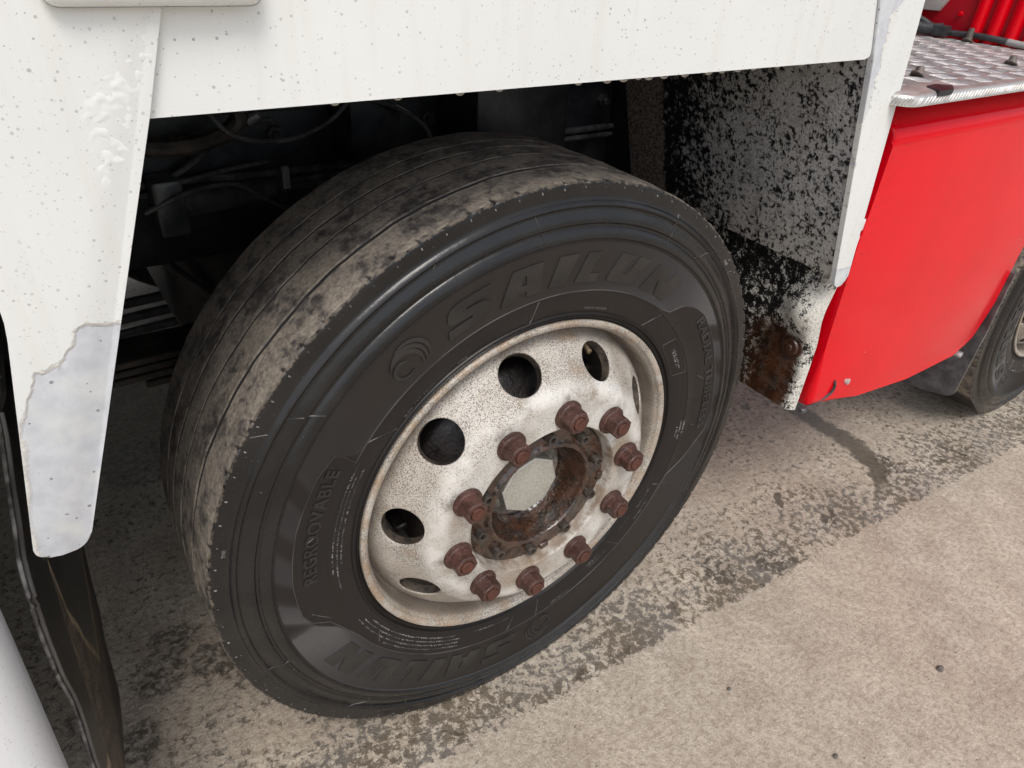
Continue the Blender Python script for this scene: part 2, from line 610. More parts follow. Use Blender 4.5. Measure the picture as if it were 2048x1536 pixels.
def make_liner():
    m = N('mud_splashed_black_liner', .42)
    x, y, z = m.xyz()
    v = m.scl(1, 1, 1)
    n = m.noise(88, 9, .74, dist=.2)
    n2 = m.noise(16, 4, .6)
    n3 = m.noise(300, 3, .6)
    n5 = m.noise(210, 4, .7, vec=m.scl(1, 1, .6))
    # splash thins out inward
    dens = m.curve(y, [(0, .05), (.08, .055), (.22, .05), (.30, .0), (.36, -.05), (.41, -.09), (.60, -.10)])
    k = m.m_('ADD', m.m_('ADD', n, m.m_('MULTIPLY', m.m_('SUBTRACT', n2, .5), .30)), dens)
    k = m.m_('ADD', k, m.m_('MULTIPLY', m.m_('SUBTRACT', n5, .5), .45))
    f = m.step(k, .475, .535)
    mud = m.mix(m.step(n3, .35, .65), (.29, .29, .295), (.52, .515, .505))
    low = m.step(z, .90, .78)
    mud = m.mix(m.m_('MULTIPLY', low, .5), mud, (.55, .505, .44))
    mud = m.mix(m.step(m.noise(35, 4), .5, .68, 0, .45), mud, (.20, .195, .19))
    c = m.mix(m.m_('MULTIPLY', f, .92), (.008, .0085, .0095), mud)
    # dry gritty strip at the inner end
    ed = m.m_('ADD', y, m.m_('MULTIPLY', m.m_('SUBTRACT', m.noise(26, 4, .6), .5), .03))
    g = m.step(ed, .425, .430)
    grit = m.mix(m.step(m.noise(170, 5, .7), .40, .60), (.05, .04, .034), (.27, .23, .20))
    c = m.mix(g, c, grit)
    m.col(c)
    m.rough(m.mixf(m.m_('MAXIMUM', f, g), .30, .80))
    m.bump(m.m_('ADD', f, m.m_('MULTIPLY', n3, .7)), .35, .002)
    return m


M_liner = make_liner()


def make_wall():
    m = N('splashed_locker_back', .45)
    x, y, z = m.xyz()
    n = m.noise(52, 8, .70, dist=.3)
    n3 = m.noise(330, 3, .65)
    n2 = m.noise(14, 4)
    dens = m.curve(y, [(0, .20), (.019, .09), (.028, .03), (.06, -.01), (.10, -.05), (.15, -.085), (.4, -.12)])  # less pale splash inward, painting in the shade below the liner
    domed = m.m_('ADD', m.m_('POWER', m.m_('DIVIDE', m.m_('SUBTRACT', y, .05), .055), 2.0), m.m_('POWER', m.m_('DIVIDE', m.m_('SUBTRACT', z, .675), .065), 2.0))
    dm = m.step(domed, 1.3, .6)
    k = m.m_('ADD', m.m_('ADD', n, dens), m.m_('MULTIPLY', m.m_('SUBTRACT', n2, .5), .30))
    k = m.m_('ADD', k, m.m_('MULTIPLY', dm, .07))
    k = m.m_('ADD', k, m.m_('MULTIPLY', m.m_('SUBTRACT', n3, .5), .55))
    f = m.step(k, .47, .53)
    pale = m.mix(m.step(n3, .35, .62), (.42, .40, .36), (.72, .70, .64))
    c = m.mix(f, (.008, .008, .008), pale)
    # rust running down from the bolt
    wob = m.m_('MULTIPLY', m.m_('SUBTRACT', m.noise(18, 4), .5), .035)
    ry = m.m_('ADD', y, wob)
    rs = m.m_('MULTIPLY', m.m_('MULTIPLY', m.step(ry, .024, .042), m.step(ry, .190, .120)), m.step(m.m_('ADD', z, wob), .640, .605))
    rust = m.mix(m.step(m.noise(22, 5, .65, vec=m.scl(1, 1.3, .8)), .38, .62), (.013, .0055, .003), (.066, .023, .008))
    c = m.mix(m.m_('MULTIPLY', rs, .96), c, rust)
    m.col(c)
    m.rough(m.mixf(rs, m.mixf(f, .45, .7), .32))
    m.bump(m.m_('ADD', f, m.m_('MULTIPLY', n3, .6)), .3, .0018)
    return m


M_wall = make_wall()


def make_red(name='glossy_red_paint', base=(.80, .0015, .012)):
    m = N(name, .22, 0, .5)
    x, y, z = m.xyz()
    n = m.noise(4, 3)
    c = m.mix(m.step(n, .35, .7), base, tuple(v * .9 for v in base))
    edge = m.step(m.m_('ADD', x, m.m_('MULTIPLY', m.noise(9, 3), .09)), .775, .70)
    topg = m.step(m.m_('ADD', z, m.m_('MULTIPLY', m.noise(16, 4), .05)), 1.035, 1.085)
    s1 = m.m_('MULTIPLY', m.specks(260, .40, .45), m.m_('MAXIMUM', m.step(edge, 0, 1, .16, .95), topg))
    s2 = m.m_('MULTIPLY', m.specks(70, .20, .25), m.m_('MULTIPLY', edge, m.step(z, .80, .92)))
    sp = m.m_('MAXIMUM', m.m_('MULTIPLY', s1, .75), s2)
    c = m.mix(sp, c, (.05, .018, .018))
    chip = m.specks(42, .09, .12)
    c = m.mix(chip, c, (.55, .38, .36))
    m.col(c)
    m.rough(m.step(m.noise(7, 3), .35, .7, .13, .24))
    m.b.inputs['Coat Weight'].default_value = 0
    m.b.inputs['Coat Roughness'].default_value = .12
    m.b.inputs['Specular IOR Level'].default_value = .22
    m.bump(m.m_('ADD', m.m_('MULTIPLY', m.noise(5, 2), 1.0), m.m_('MULTIPLY', m.noise(260, 2), .03)), .06, .02)
    return m


M_red = make_red()
M_redcab = make_red('cab_red_paint', (.48, .010, .022))


def make_alu():
    m = N('weathered_checker_aluminium', .42, .75)
    x, y, z = m.xyz()
    n = m.noise(20, 5, .6)
    top = m.step(z, 1.0935, 1.0905)        # only the floor between the bars is stained
    dirt = m.mix(m.step(n, .35, .62), (.15, .125, .112), (.31, .265, .245))
    f = m.m_('MULTIPLY', top, m.step(z, 1.082, 1.088))
    c = m.mix(m.m_('MULTIPLY', f, .85), (.74, .74, .73), dirt)
    c = m.mix(m.m_('MULTIPLY', m.specks(260, .3, .3), .7), c, (.07, .06, .055))
    m.col(c)
    m.link(m.mixf(f, .85, .25), m.b.inputs['Metallic'])
    m.rough(m.step(m.noise(90, 4), .35, .65, .30, .52))
    m.bump(m.noise(120, 4), .15, .001)
    return m


M_alu = make_alu()
M_bar = N('worn_bright_aluminium', .46, .7)
M_bar.col(M_bar.mix(M_bar.step(M_bar.noise(45, 4), .42, .62), (.62, .62, .61), (.40, .375, .355)))
M_steel = rusty('rusty_grey_bolt', (.10, .085, .075), (.20, .17, .15), (.16, .09, .06), (.4, .6), 90, .3)
M_zinc = N('zinc_bolt', .35, .8)
M_zinc.col((.6, .62, .64))
M_badge = N('pale_grey_panel', .5)
M_badge.col(M_badge.mix(M_badge.step(M_badge.noise(12, 3), .4, .7), (.42, .38, .36), (.50, .46, .44)))


def make_flap():
    m = N('muddy_rubber_flap', .35)
    x, y, z = m.xyz()
    n = m.m_('SUBTRACT', m.noise(40, 5, .65), .5)
    cur = m.curve(y, [(0.0, .31), (.085, .32), (.092, .69), (.11, .575), (.147, .475), (.25, .32), (.6, .31)])
    d = m.m_('ADD', m.m_('SUBTRACT', cur, z), m.m_('MULTIPLY', n, .035))
    f = m.step(d, -.003, .003)
    line = m.m_('MULTIPLY', m.step(d, -.016, -.002), m.step(d, .016, .002))
    mud = m.mix(m.step(m.noise(26, 5, .65), .38, .62), (.040, .030, .024), (.12, .092, .066))
    wet = m.mix(m.step(m.noise(90, 5, .7), .45, .60), (.012, .009, .009), (.055, .042, .036))
    low = m.m_('SUBTRACT', m.m_('ADD', m.curve(y, [(0, .16), (.14, .21), (.35, .21), (.6, .36)]), m.m_('MULTIPLY', n, .06)), z)
    mud = m.mix(m.step(low, -.01, .01), mud, wet)
    blk = m.mix(m.step(m.noise(12, 3), .45, .7), (.010, .010, .010), (.028, .025, .022))
    c = m.mix(f, blk, mud)
    c = m.mix(m.m_('MULTIPLY', line, .95), c, (.36, .27, .17))
    c = m.mix(m.m_('MULTIPLY', m.specks(170, .25, .25), .6), c, (.35, .33, .3))
    m.col(c)
    m.rough(m.mixf(f, .28, .45))
    m.bump(m.m_('MULTIPLY', m.noise(150, 4, .65), m.step(f, 0, 1, .25, 1)), .8, .004)
    return m


M_flap = make_flap()


def make_ground():
    m = N('stained_concrete', .8)
    x, y, z = m.xyz()
    n1 = m.noise(1.7, 5, .55)
    n2 = m.noise(11, 6, .62)
    n3 = m.noise(75, 5, .65)
    n4 = m.noise(260, 4, .7)
    c = m.mix(m.step(n2, .32, .68), (.39, .336, .268), (.575, .515, .425))
    c = m.mix(m.step(n1, .42, .64, 0, .55), c, (.36, .285, .222))
    c = m.mix(m.step(m.noise(3.6, 6, .65, dist=.6), .50, .66, 0, .5), c, (.62, .54, .43))
    c = m.mix(m.step(m.noise(5.2, 6, .68, dist=.8), .56, .70, 0, .5), c, (.29, .23, .18))
    c = m.mix(m.step(n3, .34, .58, .55, 0), c, (.20, .15, .11))
    c = m.mix(m.step(n4, .53, .68, 0, .55), c, (.74, .65, .53))
    c = m.mix(m.step(n4, .44, .30, 0, .65), c, (.15, .115, .085))
    c = m.mix(m.m_('MULTIPLY', m.specks(62, .16, .22), .7), c, (.10, .085, .07))
    c = m.mix(m.m_('MULTIPLY', m.specks(150, .22, .25), .6), c, (.12, .10, .085))
    # drips off the skirt: a stained strip with a straight outer edge, breaking up inward
    wig = m.m_('MULTIPLY', m.m_('SUBTRACT', m.noise(22, 5, .65), .5), .035)
    dl = m.m_('ADD', m.m_('ADD', y, m.m_('MULTIPLY_ADD', x, .065, .03)), wig)
    dens = m.curve(dl, [(-.06, -.35), (-.014, -.22), (.010, .045), (.06, .052), (.13, .025), (.24, -.03), (.36, -.035), (.55, -.03), (.9, -.02), (1.6, -.08)])
    st = m.noise(56, 10, .76, dist=.3)
    st2 = m.noise(5.5, 4, .55)
    k = m.m_('ADD', m.m_('ADD', st, dens), m.m_('MULTIPLY', m.m_('SUBTRACT', st2, .5), .26))
    k = m.m_('ADD', k, m.m_('MULTIPLY', m.m_('SUBTRACT', n4, .5), .22))
    f = m.step(k, .520, .560)
    f = m.m_('MULTIPLY', f, m.step(x, -1.2, -.9))
    stc = m.mix(m.step(m.noise(7, 3), .45, .56), (.115, .101, .086), (.105, .080, .052))
    c = m.mix(m.m_('MULTIPLY', f, .88), c, stc)
    # dark wet blotches and one run of water
    w1 = m.noise(14, 4, .6, dist=.5)
    wb = m.step(m.m_('ADD', m.m_('ADD', w1, m.m_('MULTIPLY', dens, .8)), m.m_('MULTIPLY', m.m_('SUBTRACT', st2, .5), .25)), .675, .705)
    run = m.m_('ABSOLUTE', m.m_('SUBTRACT', m.m_('ADD', x, m.m_('MULTIPLY', wig, 2.2)), m.curve(y, [(-.05, 1.16), (.02, 1.26), (.14, 1.31), (.4, 1.31)])))
    rn = m.m_('MULTIPLY', m.step(run, .045, .028), m.m_('MULTIPLY', m.step(y, -.05, .0), m.step(y, .5, .36)))
    blob = None
    for bx, by, br in ((-.60, .43, .06), (-.50, .41, .055), (-.66, .31, .05), (-.42, .35, .05), (-.56, .50, .05), (-.50, 1.12, .12), (.97, -.01, .035), (.70, -.03, .05), (1.31, .03, .05), (.57, .02, .05)):
        e = m.m_('ADD', m.m_('POWER', m.m_('SUBTRACT', m.m_('ADD', x, m.m_('MULTIPLY', wig, 1.6)), bx), 2.0), m.m_('POWER', m.m_('SUBTRACT', m.m_('SUBTRACT', y, m.m_('MULTIPLY', wig, 1.6)), by), 2.0))
        q = m.step(e, (br * .95) ** 2, (br * .70) ** 2)
        q = m.m_('MULTIPLY', q, m.step(st, .46, .54))
        blob = q if blob is None else m.m_('MAXIMUM', blob, q)
    wet = m.m_('MAXIMUM', m.m_('MAXIMUM', wb, rn), blob)
    c = m.mix(m.m_('MULTIPLY', wet, .85), c, (.085, .066, .044))
    m.col(c)
    ro = m.mixf(f, .85, .55)
    m.rough(m.mixf(wet, ro, .30))
    h = m.m_('ADD', m.m_('MULTIPLY', n3, 1.0), m.m_('ADD', m.m_('MULTIPLY', n4, .35), m.m_('MULTIPLY', n2, .9)))
    h = m.m_('SUBTRACT', h, m.m_('MULTIPLY', wet, .25))
    m.bump(h, .8, .007)
    return m


M_ground = make_ground()
M_water = N('water', .02)
M_water.b.inputs['Transmission Weight'].default_value = 1.0
M_water.b.inputs['IOR'].default_value = 1.33
M_water.col((.95, .95, .93))
M_pebble = make_black('dark_stone', (.09, .08, .072), (.20, .175, .15), .8, 60)

# ================================================================== ground
bm = bmesh.new()
for q in ((-150, 150),):
    v = [bm.verts.new(p) for p in ((-150, -150, 0), (150, -150, 0), (150, 150, 0), (-150, 150, 0))]
    bm.faces.new(v)
g = obj('ground', bm, M_ground)
tag(g, 'stained beige concrete yard', None, None, 'structure')


def pebble(x, y, s, label, seed):
    r = random.Random(seed)
    bm = bmesh.new()
    bmesh.ops.create_icosphere(bm, subdivisions=2, radius=s)
    for v in bm.verts:
        v.co *= 1 + .28 * (r.random() - .5)
        v.co.z *= .62
        v.co.x *= 1.2
    o = obj('pebble', bm, M_pebble, None, 25, (x, y, s * .45))
    tag(o, label, 'pebble', 'loose pebbles on the concrete')


pebble(.767, -.419, .0075, 'dark pebble on bare concrete, largest of the loose stones right of the tyre', 1)
pebble(.343, -.204, .0042, 'small grey pebble in front of the tyre, nearest to the rusty nuts', 2)
pebble(.408, -.408, .0045, 'small brown pebble by the lower picture edge, below the other stones', 3)
v, f = [], []
for i in range(2200):
    while True:
        px, py = rnd.uniform(-.9, 1.9), rnd.uniform(-.6, 1.2)
        if math.hypot(px, py - .19) > .12 or True:
            break
    s = rnd.choice((.0006, .0007, .0009, .0009, .0012, .0016, .0022))
    b = len(v)
    a = rnd.random() * 6
    for k in range(4):
        v.append((px + s * math.cos(a + k * PI / 2) * rnd.uniform(.7, 1.4), py + s * math.sin(a + k * PI / 2) * rnd.uniform(.7, 1.4), -.0002))
    v.append((px, py, s * rnd.uniform(.6, 1.1)))
    f += [(b, b + 1, b + 4), (b + 1, b + 2, b + 4), (b + 2, b + 3, b + 4), (b + 3, b, b + 4)]
o = raw('grit', v, f, M_pebble, None, 0)
tag(o, 'fine dark grit scattered over the concrete', 'grit', None, 'stuff')

# ================================================================== the truck
truck = empty('truck')
tag(truck, 'white bodied truck with rusty nutted front wheel, muddy arch and red cab locker', 'truck')

# ---- wheel -------------------------------------------------------------------------------------
wheel = empty('wheel', (0, 0, .5), truck)
wheel['label'] = 'steel wheel with cream rim, rusted nuts and muddy worn tyre'

SW = [(.2970, -.086), (.2995, -.080), (.3030, -.0775), (.3060, -.0735), (.3075, -.0755), (.3095, -.0760), (.3110, -.0725), (.3130, -.0715), (.3145, -.0735), (.3170, -.0725),
      (.3240, -.0705), (.3360, -.0682), (.3480, -.0660), (.3500, -.0658), (.3514, -.0646), (.3526, -.0651), (.3700, -.0634), (.3900, -.0614), (.4100, -.0596), (.4270, -.0590),
      (.4284, -.0576), (.4300, -.0580), (.4322, -.0556), (.4350, -.0556), (.4400, -.0576), (.4450, -.0600), (.4468, -.0620), (.4500, -.0624), (.4524, -.0604), (.4550, -.0604), (.4600, -.0624), (.4660, -.0652),
      (.4690, -.0668), (.4715, -.0670), (.4738, -.0640), (.4755, -.0634), (.4792, -.0650), (.4806, -.0672), (.4830, -.0690), (.4880, -.0692), (.4960, -.0694), (.5020, -.0697), (.5040, -.0705), (.5052, -.0725)]
Y0 = .0725                                   # tread starts
TW = .252                                    # tread width
GRV = [(.131, .0030, .0055), (.184, .0020, .0050), (.227, .0024, .0050), (.265, .0020, .0045)]


def crown(t):                                 # t 0..1 across the tread
    return .5055 + .0035 * (1 - (2 * t - 1) ** 2)


def so_(r):
    for (r0, o0), (r1, o1) in zip(SW, SW[1:]):
        if r0 <= r <= r1:
            return o0 + (o1 - o0) * (r - r0) / (r1 - r0)
    return SW[-1][1] if r > .5 else SW[0][1]


def build_tyre():
    n = 720
    cols = [('s', r, o) for r, o in SW]
    ys = []
    y = Y0 + .004
    marks = sorted(GRV)
    while y < Y0 + TW:
        ys.append(y)
        y += .0085
    ys = [q for q in ys if all(abs(q - g0) > .0075 for g0, _, _ in marks)]
    tc = [('t', q, 0, None) for q in ys]
    for gi, (g0, w, d) in enumerate(marks):
        for dy, dd in ((-w - .0042, 0), (-w - .0022, -.0006 if gi == 0 else 0), (-w - .0006, 0), (-w * .55, 1), (w * .55, 1), (w + .0006, 0), (w + .0022, -.0006 if gi == 0 else 0), (w + .0042, 0)):
            tc.append(('t', g0 + dy, dd * (d if dd > 0 else 1), gi))
    tc.sort(key=lambda q: q[1])
    back = [(.5010, -.3270), (.4920, -.3300), (.44, -.338), (.36, -.334), (.31, -.320), (.298, -.31)]
    wr = [[(rnd.uniform(.6, 1.2), rnd.randint(9, 16), rnd.random() * 6), (rnd.uniform(.4, .9), rnd.randint(21, 33), rnd.random() * 6), (rnd.uniform(.2, .5), rnd.randint(45, 70), rnd.random() * 6)] for _ in GRV]
    V = []
    nc = 0
    for i in range(n):
        a = 2 * PI * i / n
        deg = math.degrees(a)
        sipe = (deg - 1.0) % 4.0 < .45
        row = []
        for _, r, o in cols:
            if r > .4985:
                o2 = o - (.0018 if sipe else 0)
                r2 = r - (.0014 if sipe else 0)
                r2 += .0004 * math.sin(a * 71) + .0003 * math.sin(a * 173 + 1)
                row.append((r2, o2))
            else:
                row.append((r, o))
        for _, yy, d, gi in tc:
            t = (yy - Y0) / TW
            r = crown(t) - d
            yv = yy
            if gi is not None:
                yv += .0011 * sum(A * math.sin(k * a + p) for A, k, p in wr[gi])
                if d > 0:
                    r += d * .35 * (0.5 + .5 * math.sin(a * 23 + gi * 2) * math.sin(a * 7 + gi))
            if sipe and yy < Y0 + .006:
                r -= .0016
            r += .0005 * math.sin(a * 31 + yy * 90) * math.sin(a * 13 + yy * 40)
            row.append((r, -yv))
        row += back
        nc = len(row)
        for r, o in row:
            x, y, z = r * math.cos(a), -o, r * math.sin(a)
            if z < -.500:                                            # flattened on the ground
                z = -.500 + .0008 * ((a * 997) % 1)
            if z < -.40 and y < .2:                                  # slight bulge of the loaded wall
                y -= .011 * max(0, (-.40 - z) / .1) * math.sin(min(1, max(0, (r - .30) / .2)) * PI)
            V.append((x, y, z))
    F, MI = [], []
    ns = len(cols)
    for i in range(n):
        A, B = i * nc, ((i + 1) % n) * nc
        for j in range(nc - 1):
            F.append((A + j, B + j, B + j + 1, A + j + 1))
            MI.append(1 if ns - 1 <= j < ns + len(tc) else 0)
    return raw('tyre', V, F, [M_rub, M_tread], wheel, 35, MI)


tyre = build_tyre()


def wp(r, deg, lift=0.0):
    a = math.radians(deg)
    return Vector((r * math.cos(a), -(so_(r) + lift), r * math.sin(a)))


def bend_curve(name, splines, r0, deg_mid, sx, mat, lift=.0009, depth=.0011, text=None, size=.02, width=None, parent=None, thick=0.0, bevel=.0004):
    """flat outlines (or text) in x right / y up, laid on the tyre wall clockwise, tops outward"""
    if text is not None:
        cu = bpy.data.curves.new(name, 'FONT')
        cu.body = text
        cu.size = size
        cu.align_x = 'CENTER'
        cu.offset = thick
        cu.resolution_u = 3
        cu.space_character = sx
    else:
        cu = bpy.data.curves.new(name, 'CURVE')
        cu.dimensions = '2D'
        cu.fill_mode = 'BOTH'
        for pts in splines:
            d = []
            for i, p in enumerate(pts):
                q = pts[(i + 1) % len(pts)]
                L = math.hypot(q[0] - p[0], q[1] - p[1])
                k = max(1, int(L / .005))
                d += [(p[0] + (q[0] - p[0]) * t / k, p[1] + (q[1] - p[1]) * t / k) for t in range(k)]
            s = cu.splines.new('POLY')
            s.points.add(len(d) - 1)
            for P, (x, y) in zip(s.points, d):
                P.co = (x, y, 0, 1)
            s.use_cyclic_u = True
    cu.extrude = depth
    cu.bevel_depth = bevel
    cu.bevel_resolution = 1
    to = bpy.data.objects.new(name, cu)
    me = bpy.data.meshes.new_from_object(to)
    bpy.data.objects.remove(to)
    bpy.data.curves.remove(cu)
    k = 1.0
    if width:
        xs = [v.co.x for v in me.vertices]
        k = width / (max(xs) - min(xs))
    for v in me.vertices:
        x, y, z = v.co
        rr = r0 + y
        a = math.radians(deg_mid) - x * k / (r0 + .02)
        v.co = Vector((rr * math.cos(a), -(so_(min(max(rr, .298), .504)) + lift - depth + z), rr * math.sin(a)))
    me.name = name
    return link_mesh(name, me, mat, parent or wheel, 40)


def spread(u, v, deg0, deg1):
    return u, v


# big raised word: each letter on its own, bold italic capitals, unit boxes
def LT(ch):
    if ch == 'I':
        return [[(0, 0), (1, 0), (1, 1), (0, 1)]]
    if ch == 'L':
        return [[(0, 0), (1, 0), (1, .27), (.52, .27), (.52, 1), (0, 1)]]
    if ch == 'U':
        return [rounded([(0, 0), (.94, 0), (1, 1), (.60, 1), (.60, .30), (.40, .30), (.40, 1), (0, 1)], [.16, .16, 0, 0, .06, .06, 0, 0], 4)]
    if ch == 'N':
        return [[(0, 0), (.34, 0), (.34, .52), (.60, 0), (1, 0), (1, 1), (.66, 1), (.66, .50), (.40, 1), (0, 1)]]
    if ch == 'A':
        return [[(0, 0), (.36, 0), (.42, .20), (.64, .20), (.64, 0), (1, 0), (1, 1), (.34, 1)], [(.50, .40), (.64, .40), (.64, .74), (.585, .74)][::-1]]
    if ch == 'S':
        o = [(.0, .0), (.80, .0), (1.0, .14), (1.0, .44), (.86, .60), (.42, .64), (.42, .745), (.96, .745), (.96, 1.0), (.20, 1.0), (.0, .86), (.0, .54), (.14, .40), (.58, .36), (.58, .26), (.0, .26)]
        return [rounded(o, [0, .18, .15, .1, .14, .03, .03, 0, 0, .2, .15, .1, .14, .03, .03, 0], 4)]


def big_word(off):
    for ch, a0, a1 in (('S', 115.2, 105.6), ('A', 103.6, 93.6), ('I', 90.6, 86.2), ('L', 83.6, 77.6), ('U', 74.6, 65.4), ('N', 62.2, 52.4)):
        rm, h = .389, .044
        w = math.radians(a0 - a1) * (.368 + .02)
        sh = .30 * h * (0 if ch == 'A' else 1)
        sp = [[(x * w - w / 2 + (y - .5) * sh, y * h) for x, y in s] for s in LT(ch)]
        bend_curve('letter', sp, .367, (a0 + a1) / 2 + off, 1, M_letter, .0014, .0013)
    # swirl emblem: four crescents
    def cres(cx, cy, R, w, b0, b1):
        k = 18
        out = []
        for i in range(k + 1):
            t = math.radians(b0 + (b1 - b0) * i / k)
            out.append((cx + R * math.cos(t), cy + R * math.sin(t)))
        for i in range(k, -1, -1):
            t = math.radians(b0 + (b1 - b0) * i / k)
            ww = w * math.sin(PI * i / k) + .0006
            out.append((cx + (R - ww) * math.cos(t), cy + (R - ww) * math.sin(t)))
        return out
    for cx, cy, R, w, b0, b1 in ((-.010, .013, .0150, .0045, 40, 320), (-.002, .016, .0240, .0060, 150, -40), (.003, .018, .0260, .0050, 135, -42), (.009, .021, .0270, .0045, 118, -40)):
        bend_curve('emblem', [cres(cx, cy, R, w, b0, b1)], .368, 125.2 + off, 1, M_letter, .0012, .0011)


big_word(0)
big_word(152)
bend_curve('lettering', None, .3700, 164.6, 1.1, M_letter, .0013, .0012, text='REGROOVABLE', size=.0265, width=.196, thick=.0004)
bend_curve('lettering', None, .3905, 16.2, 1.1, M_letter, .0013, .0012, text='RADIAL TUBELESS', size=.0225, width=.285, thick=.0003)
bend_curve('lettering', None, .3155, 133.2, 1.2, M_line, .0008, .0008, text='DOT', size=.0075, bevel=.0001)
bend_curve('lettering', None, .3185, 127.4, 1.25, M_line, .0008, .0008, text='1Y1 20101', size=.0075, bevel=.0001)
bend_curve('lettering', None, .3155, 115.6, 1.0, M_line, .0008, .0008, text='5720', size=.0085, bevel=.0001)
bend_curve('lettering', None, .3200, 74, 1.15, M_line, .0006, .0006, text='MADE IN VIETNAM', size=.0052, bevel=.0001)
bend_curve('lettering', None, .4860, 166.5, 1.0, M_flash, .0005, .0006, text='TWI', size=.0068, bevel=.0001)
bend_curve('lettering', None, .4865, 41.5, 1.0, M_flash, .0005, .0006, text='TWI', size=.0068, bevel=.0001)


# raised frame lines of the text panels
def ridge(bm, pts, w=.0008, h=.0011):
    """thin ridge along (r, deg) points"""
    P = []
    for (r0, d0), (r1, d1) in zip(pts, pts[1:]):
        L = max(abs(r1 - r0), abs(math.radians(d1 - d0)) * r0)
        k = max(1, int(L / .006))
        P += [(r0 + (r1 - r0) * i / k, d0 + (d1 - d0) * i / k) for i in range(k)]
    P.append(pts[-1])
    Q = [wp(r, d) for r, d in P]
    prev = None
    for i, q in enumerate(Q):
        t = (Q[min(i + 1, len(Q) - 1)] - Q[max(i - 1, 0)]).normalized()
        s = Vector((0, -1, 0)).cross(t).normalized() * w
        up = Vector((0, -h, 0))
        dn = Vector((0, .0008, 0))
        ring = [bm.verts.new(q - s + dn), bm.verts.new(q - s * .3 + up), bm.verts.new(q + s * .3 + up), bm.verts.new(q + s + dn)]
        if prev:
            for j in range(3):
                bm.faces.new((prev[j], prev[j + 1], ring[j + 1], ring[j]))
        prev = ring


for off in (0, 180):
    bm = bmesh.new()
    def O(L):
        return [(r, d + off) for r, d in L]
    ridge(bm, O([(.352, 148), (.3525, 110), (.352, 80), (.3535, 60), (.354, 54)] if off else [(.352, 148), (.3525, 110), (.352, 80), (.3535, 60), (.356, 50), (.362, 47), (.386, 44.5), (.400, 40.5), (.4085, 36), (.412, 22), (.4150, 8), (.418, 1), (.414, -5), (.400, -8.5), (.382, -14), (.356, -20), (.352, -26), (.352, -32)]))
    obj('panel_outline', bm, M_line, wheel, 40)
bm = bmesh.new()
ridge(bm, [(.3525, 148), (.388, 146.5), (.398, 152), (.4035, 164), (.4035, 178), (.400, 187), (.392, 190.5), (.370, 194), (.358, 200), (.3525, 206), (.352, 236)])
o = obj('panel_outline', bm, M_line, wheel, 40)
# hairline mould ridges left by the mould seams
for L in ([(.477, 95.0), (.436, 93.5)], [(.349, 93.5), (.314, 95.3)], [(.350, 49), (.318, 52)], [(.487, 62), (.436, 62.5)], [(.478, 47.5), (.446, 52.5)], [(.500, 147), (.482, 146)], [(.478, 143.5), (.436, 140)],
          [(.352, 143), (.316, 138)], [(.372, 166), (.386, 167.5)], [(.388, 188), (.366, 193)], [(.480, 196), (.440, 197)], [(.372, 17), (.388, 14)], [(.374, -1.5), (.392, -2.5)], [(.368, -23), (.336, -24)], [(.345, 214), (.330, 211)],
          [(.494, 200), (.484, 198)], [(.352, 244), (.376, 246)], [(.478, 222), (.450, 226)], [(.352, -48), (.318, -50)], [(.352, -84), (.318, -82)], [(.350, 265), (.320, 268)], [(.478, 112), (.468, 113)], [(.494, 38), (.484, 39)]):
    bm = bmesh.new()
    ridge(bm, L, .00042, .0008)
    obj('mould_seam', bm, M_flash, wheel, 40)
# boxed plate on the right wall
bm = bmesh.new()
ridge(bm, [(.346, 36.5), (.348, 34.5), (.348, 23), (.345, 21.3), (.322, 22.3), (.319, 24), (.319, 35.5), (.322, 37.6), (.346, 36.5)], .0008, .0011)
obj('plate_outline', bm, M_line, wheel, 40)
# small moulded print too fine to read: rows of tiny raised strokes
v, f = [], []


def stroke(r, deg, dr, da):
    b = len(v)
    for rr, aa, l in ((r, deg, -.0004), (r + dr, deg, -.0004), (r + dr, deg + da, -.0004), (r, deg + da, -.0004), (r, deg, .0006), (r + dr, deg, .0006), (r + dr, deg + da, .0006), (r, deg + da, .0006)):
        v.append(tuple(wp(rr, aa, l)))
    for q in ((4, 5, 6, 7), (0, 1, 5, 4), (1, 2, 6, 5), (2, 3, 7, 6), (3, 0, 4, 7)):
        f.append(tuple(b + k for k in q))


def print_row(r, d0, d1, h=.0028, gap=.24):
    d = d0
    while d < d1:
        if rnd.random() < .84:
            stroke(r + rnd.uniform(0, h * .3), d, h * rnd.uniform(.3, .9), rnd.uniform(.06, .18))
        d += rnd.uniform(gap * .9, gap * 1.9)


for r, d0, d1 in ((.330, 150, 178), (.337, 152, 186), (.344, 148, 180), (.322, 206, 244), (.329, 203, 246), (.336, 201, 246), (.343, 216, 246), (.322, 252, 266)):
    print_row(r, d0, d1)
for r, d0, d1 in ((.330, 25, 33), (.334, 24, 33), (.352, -4, 1), (.345, -6, 2), (.338, -5, -1), (.330, -34, -26), (.342, -38, -30), (.325, -44, -38), (.335, -62, -52), (.328, -64, -54), (.345, -78, -70)):
    print_row(r, d0, d1, .0042)
o = raw('fine_print', v, f, M_flash, wheel, 0)
o['kind'] = 'stuff'
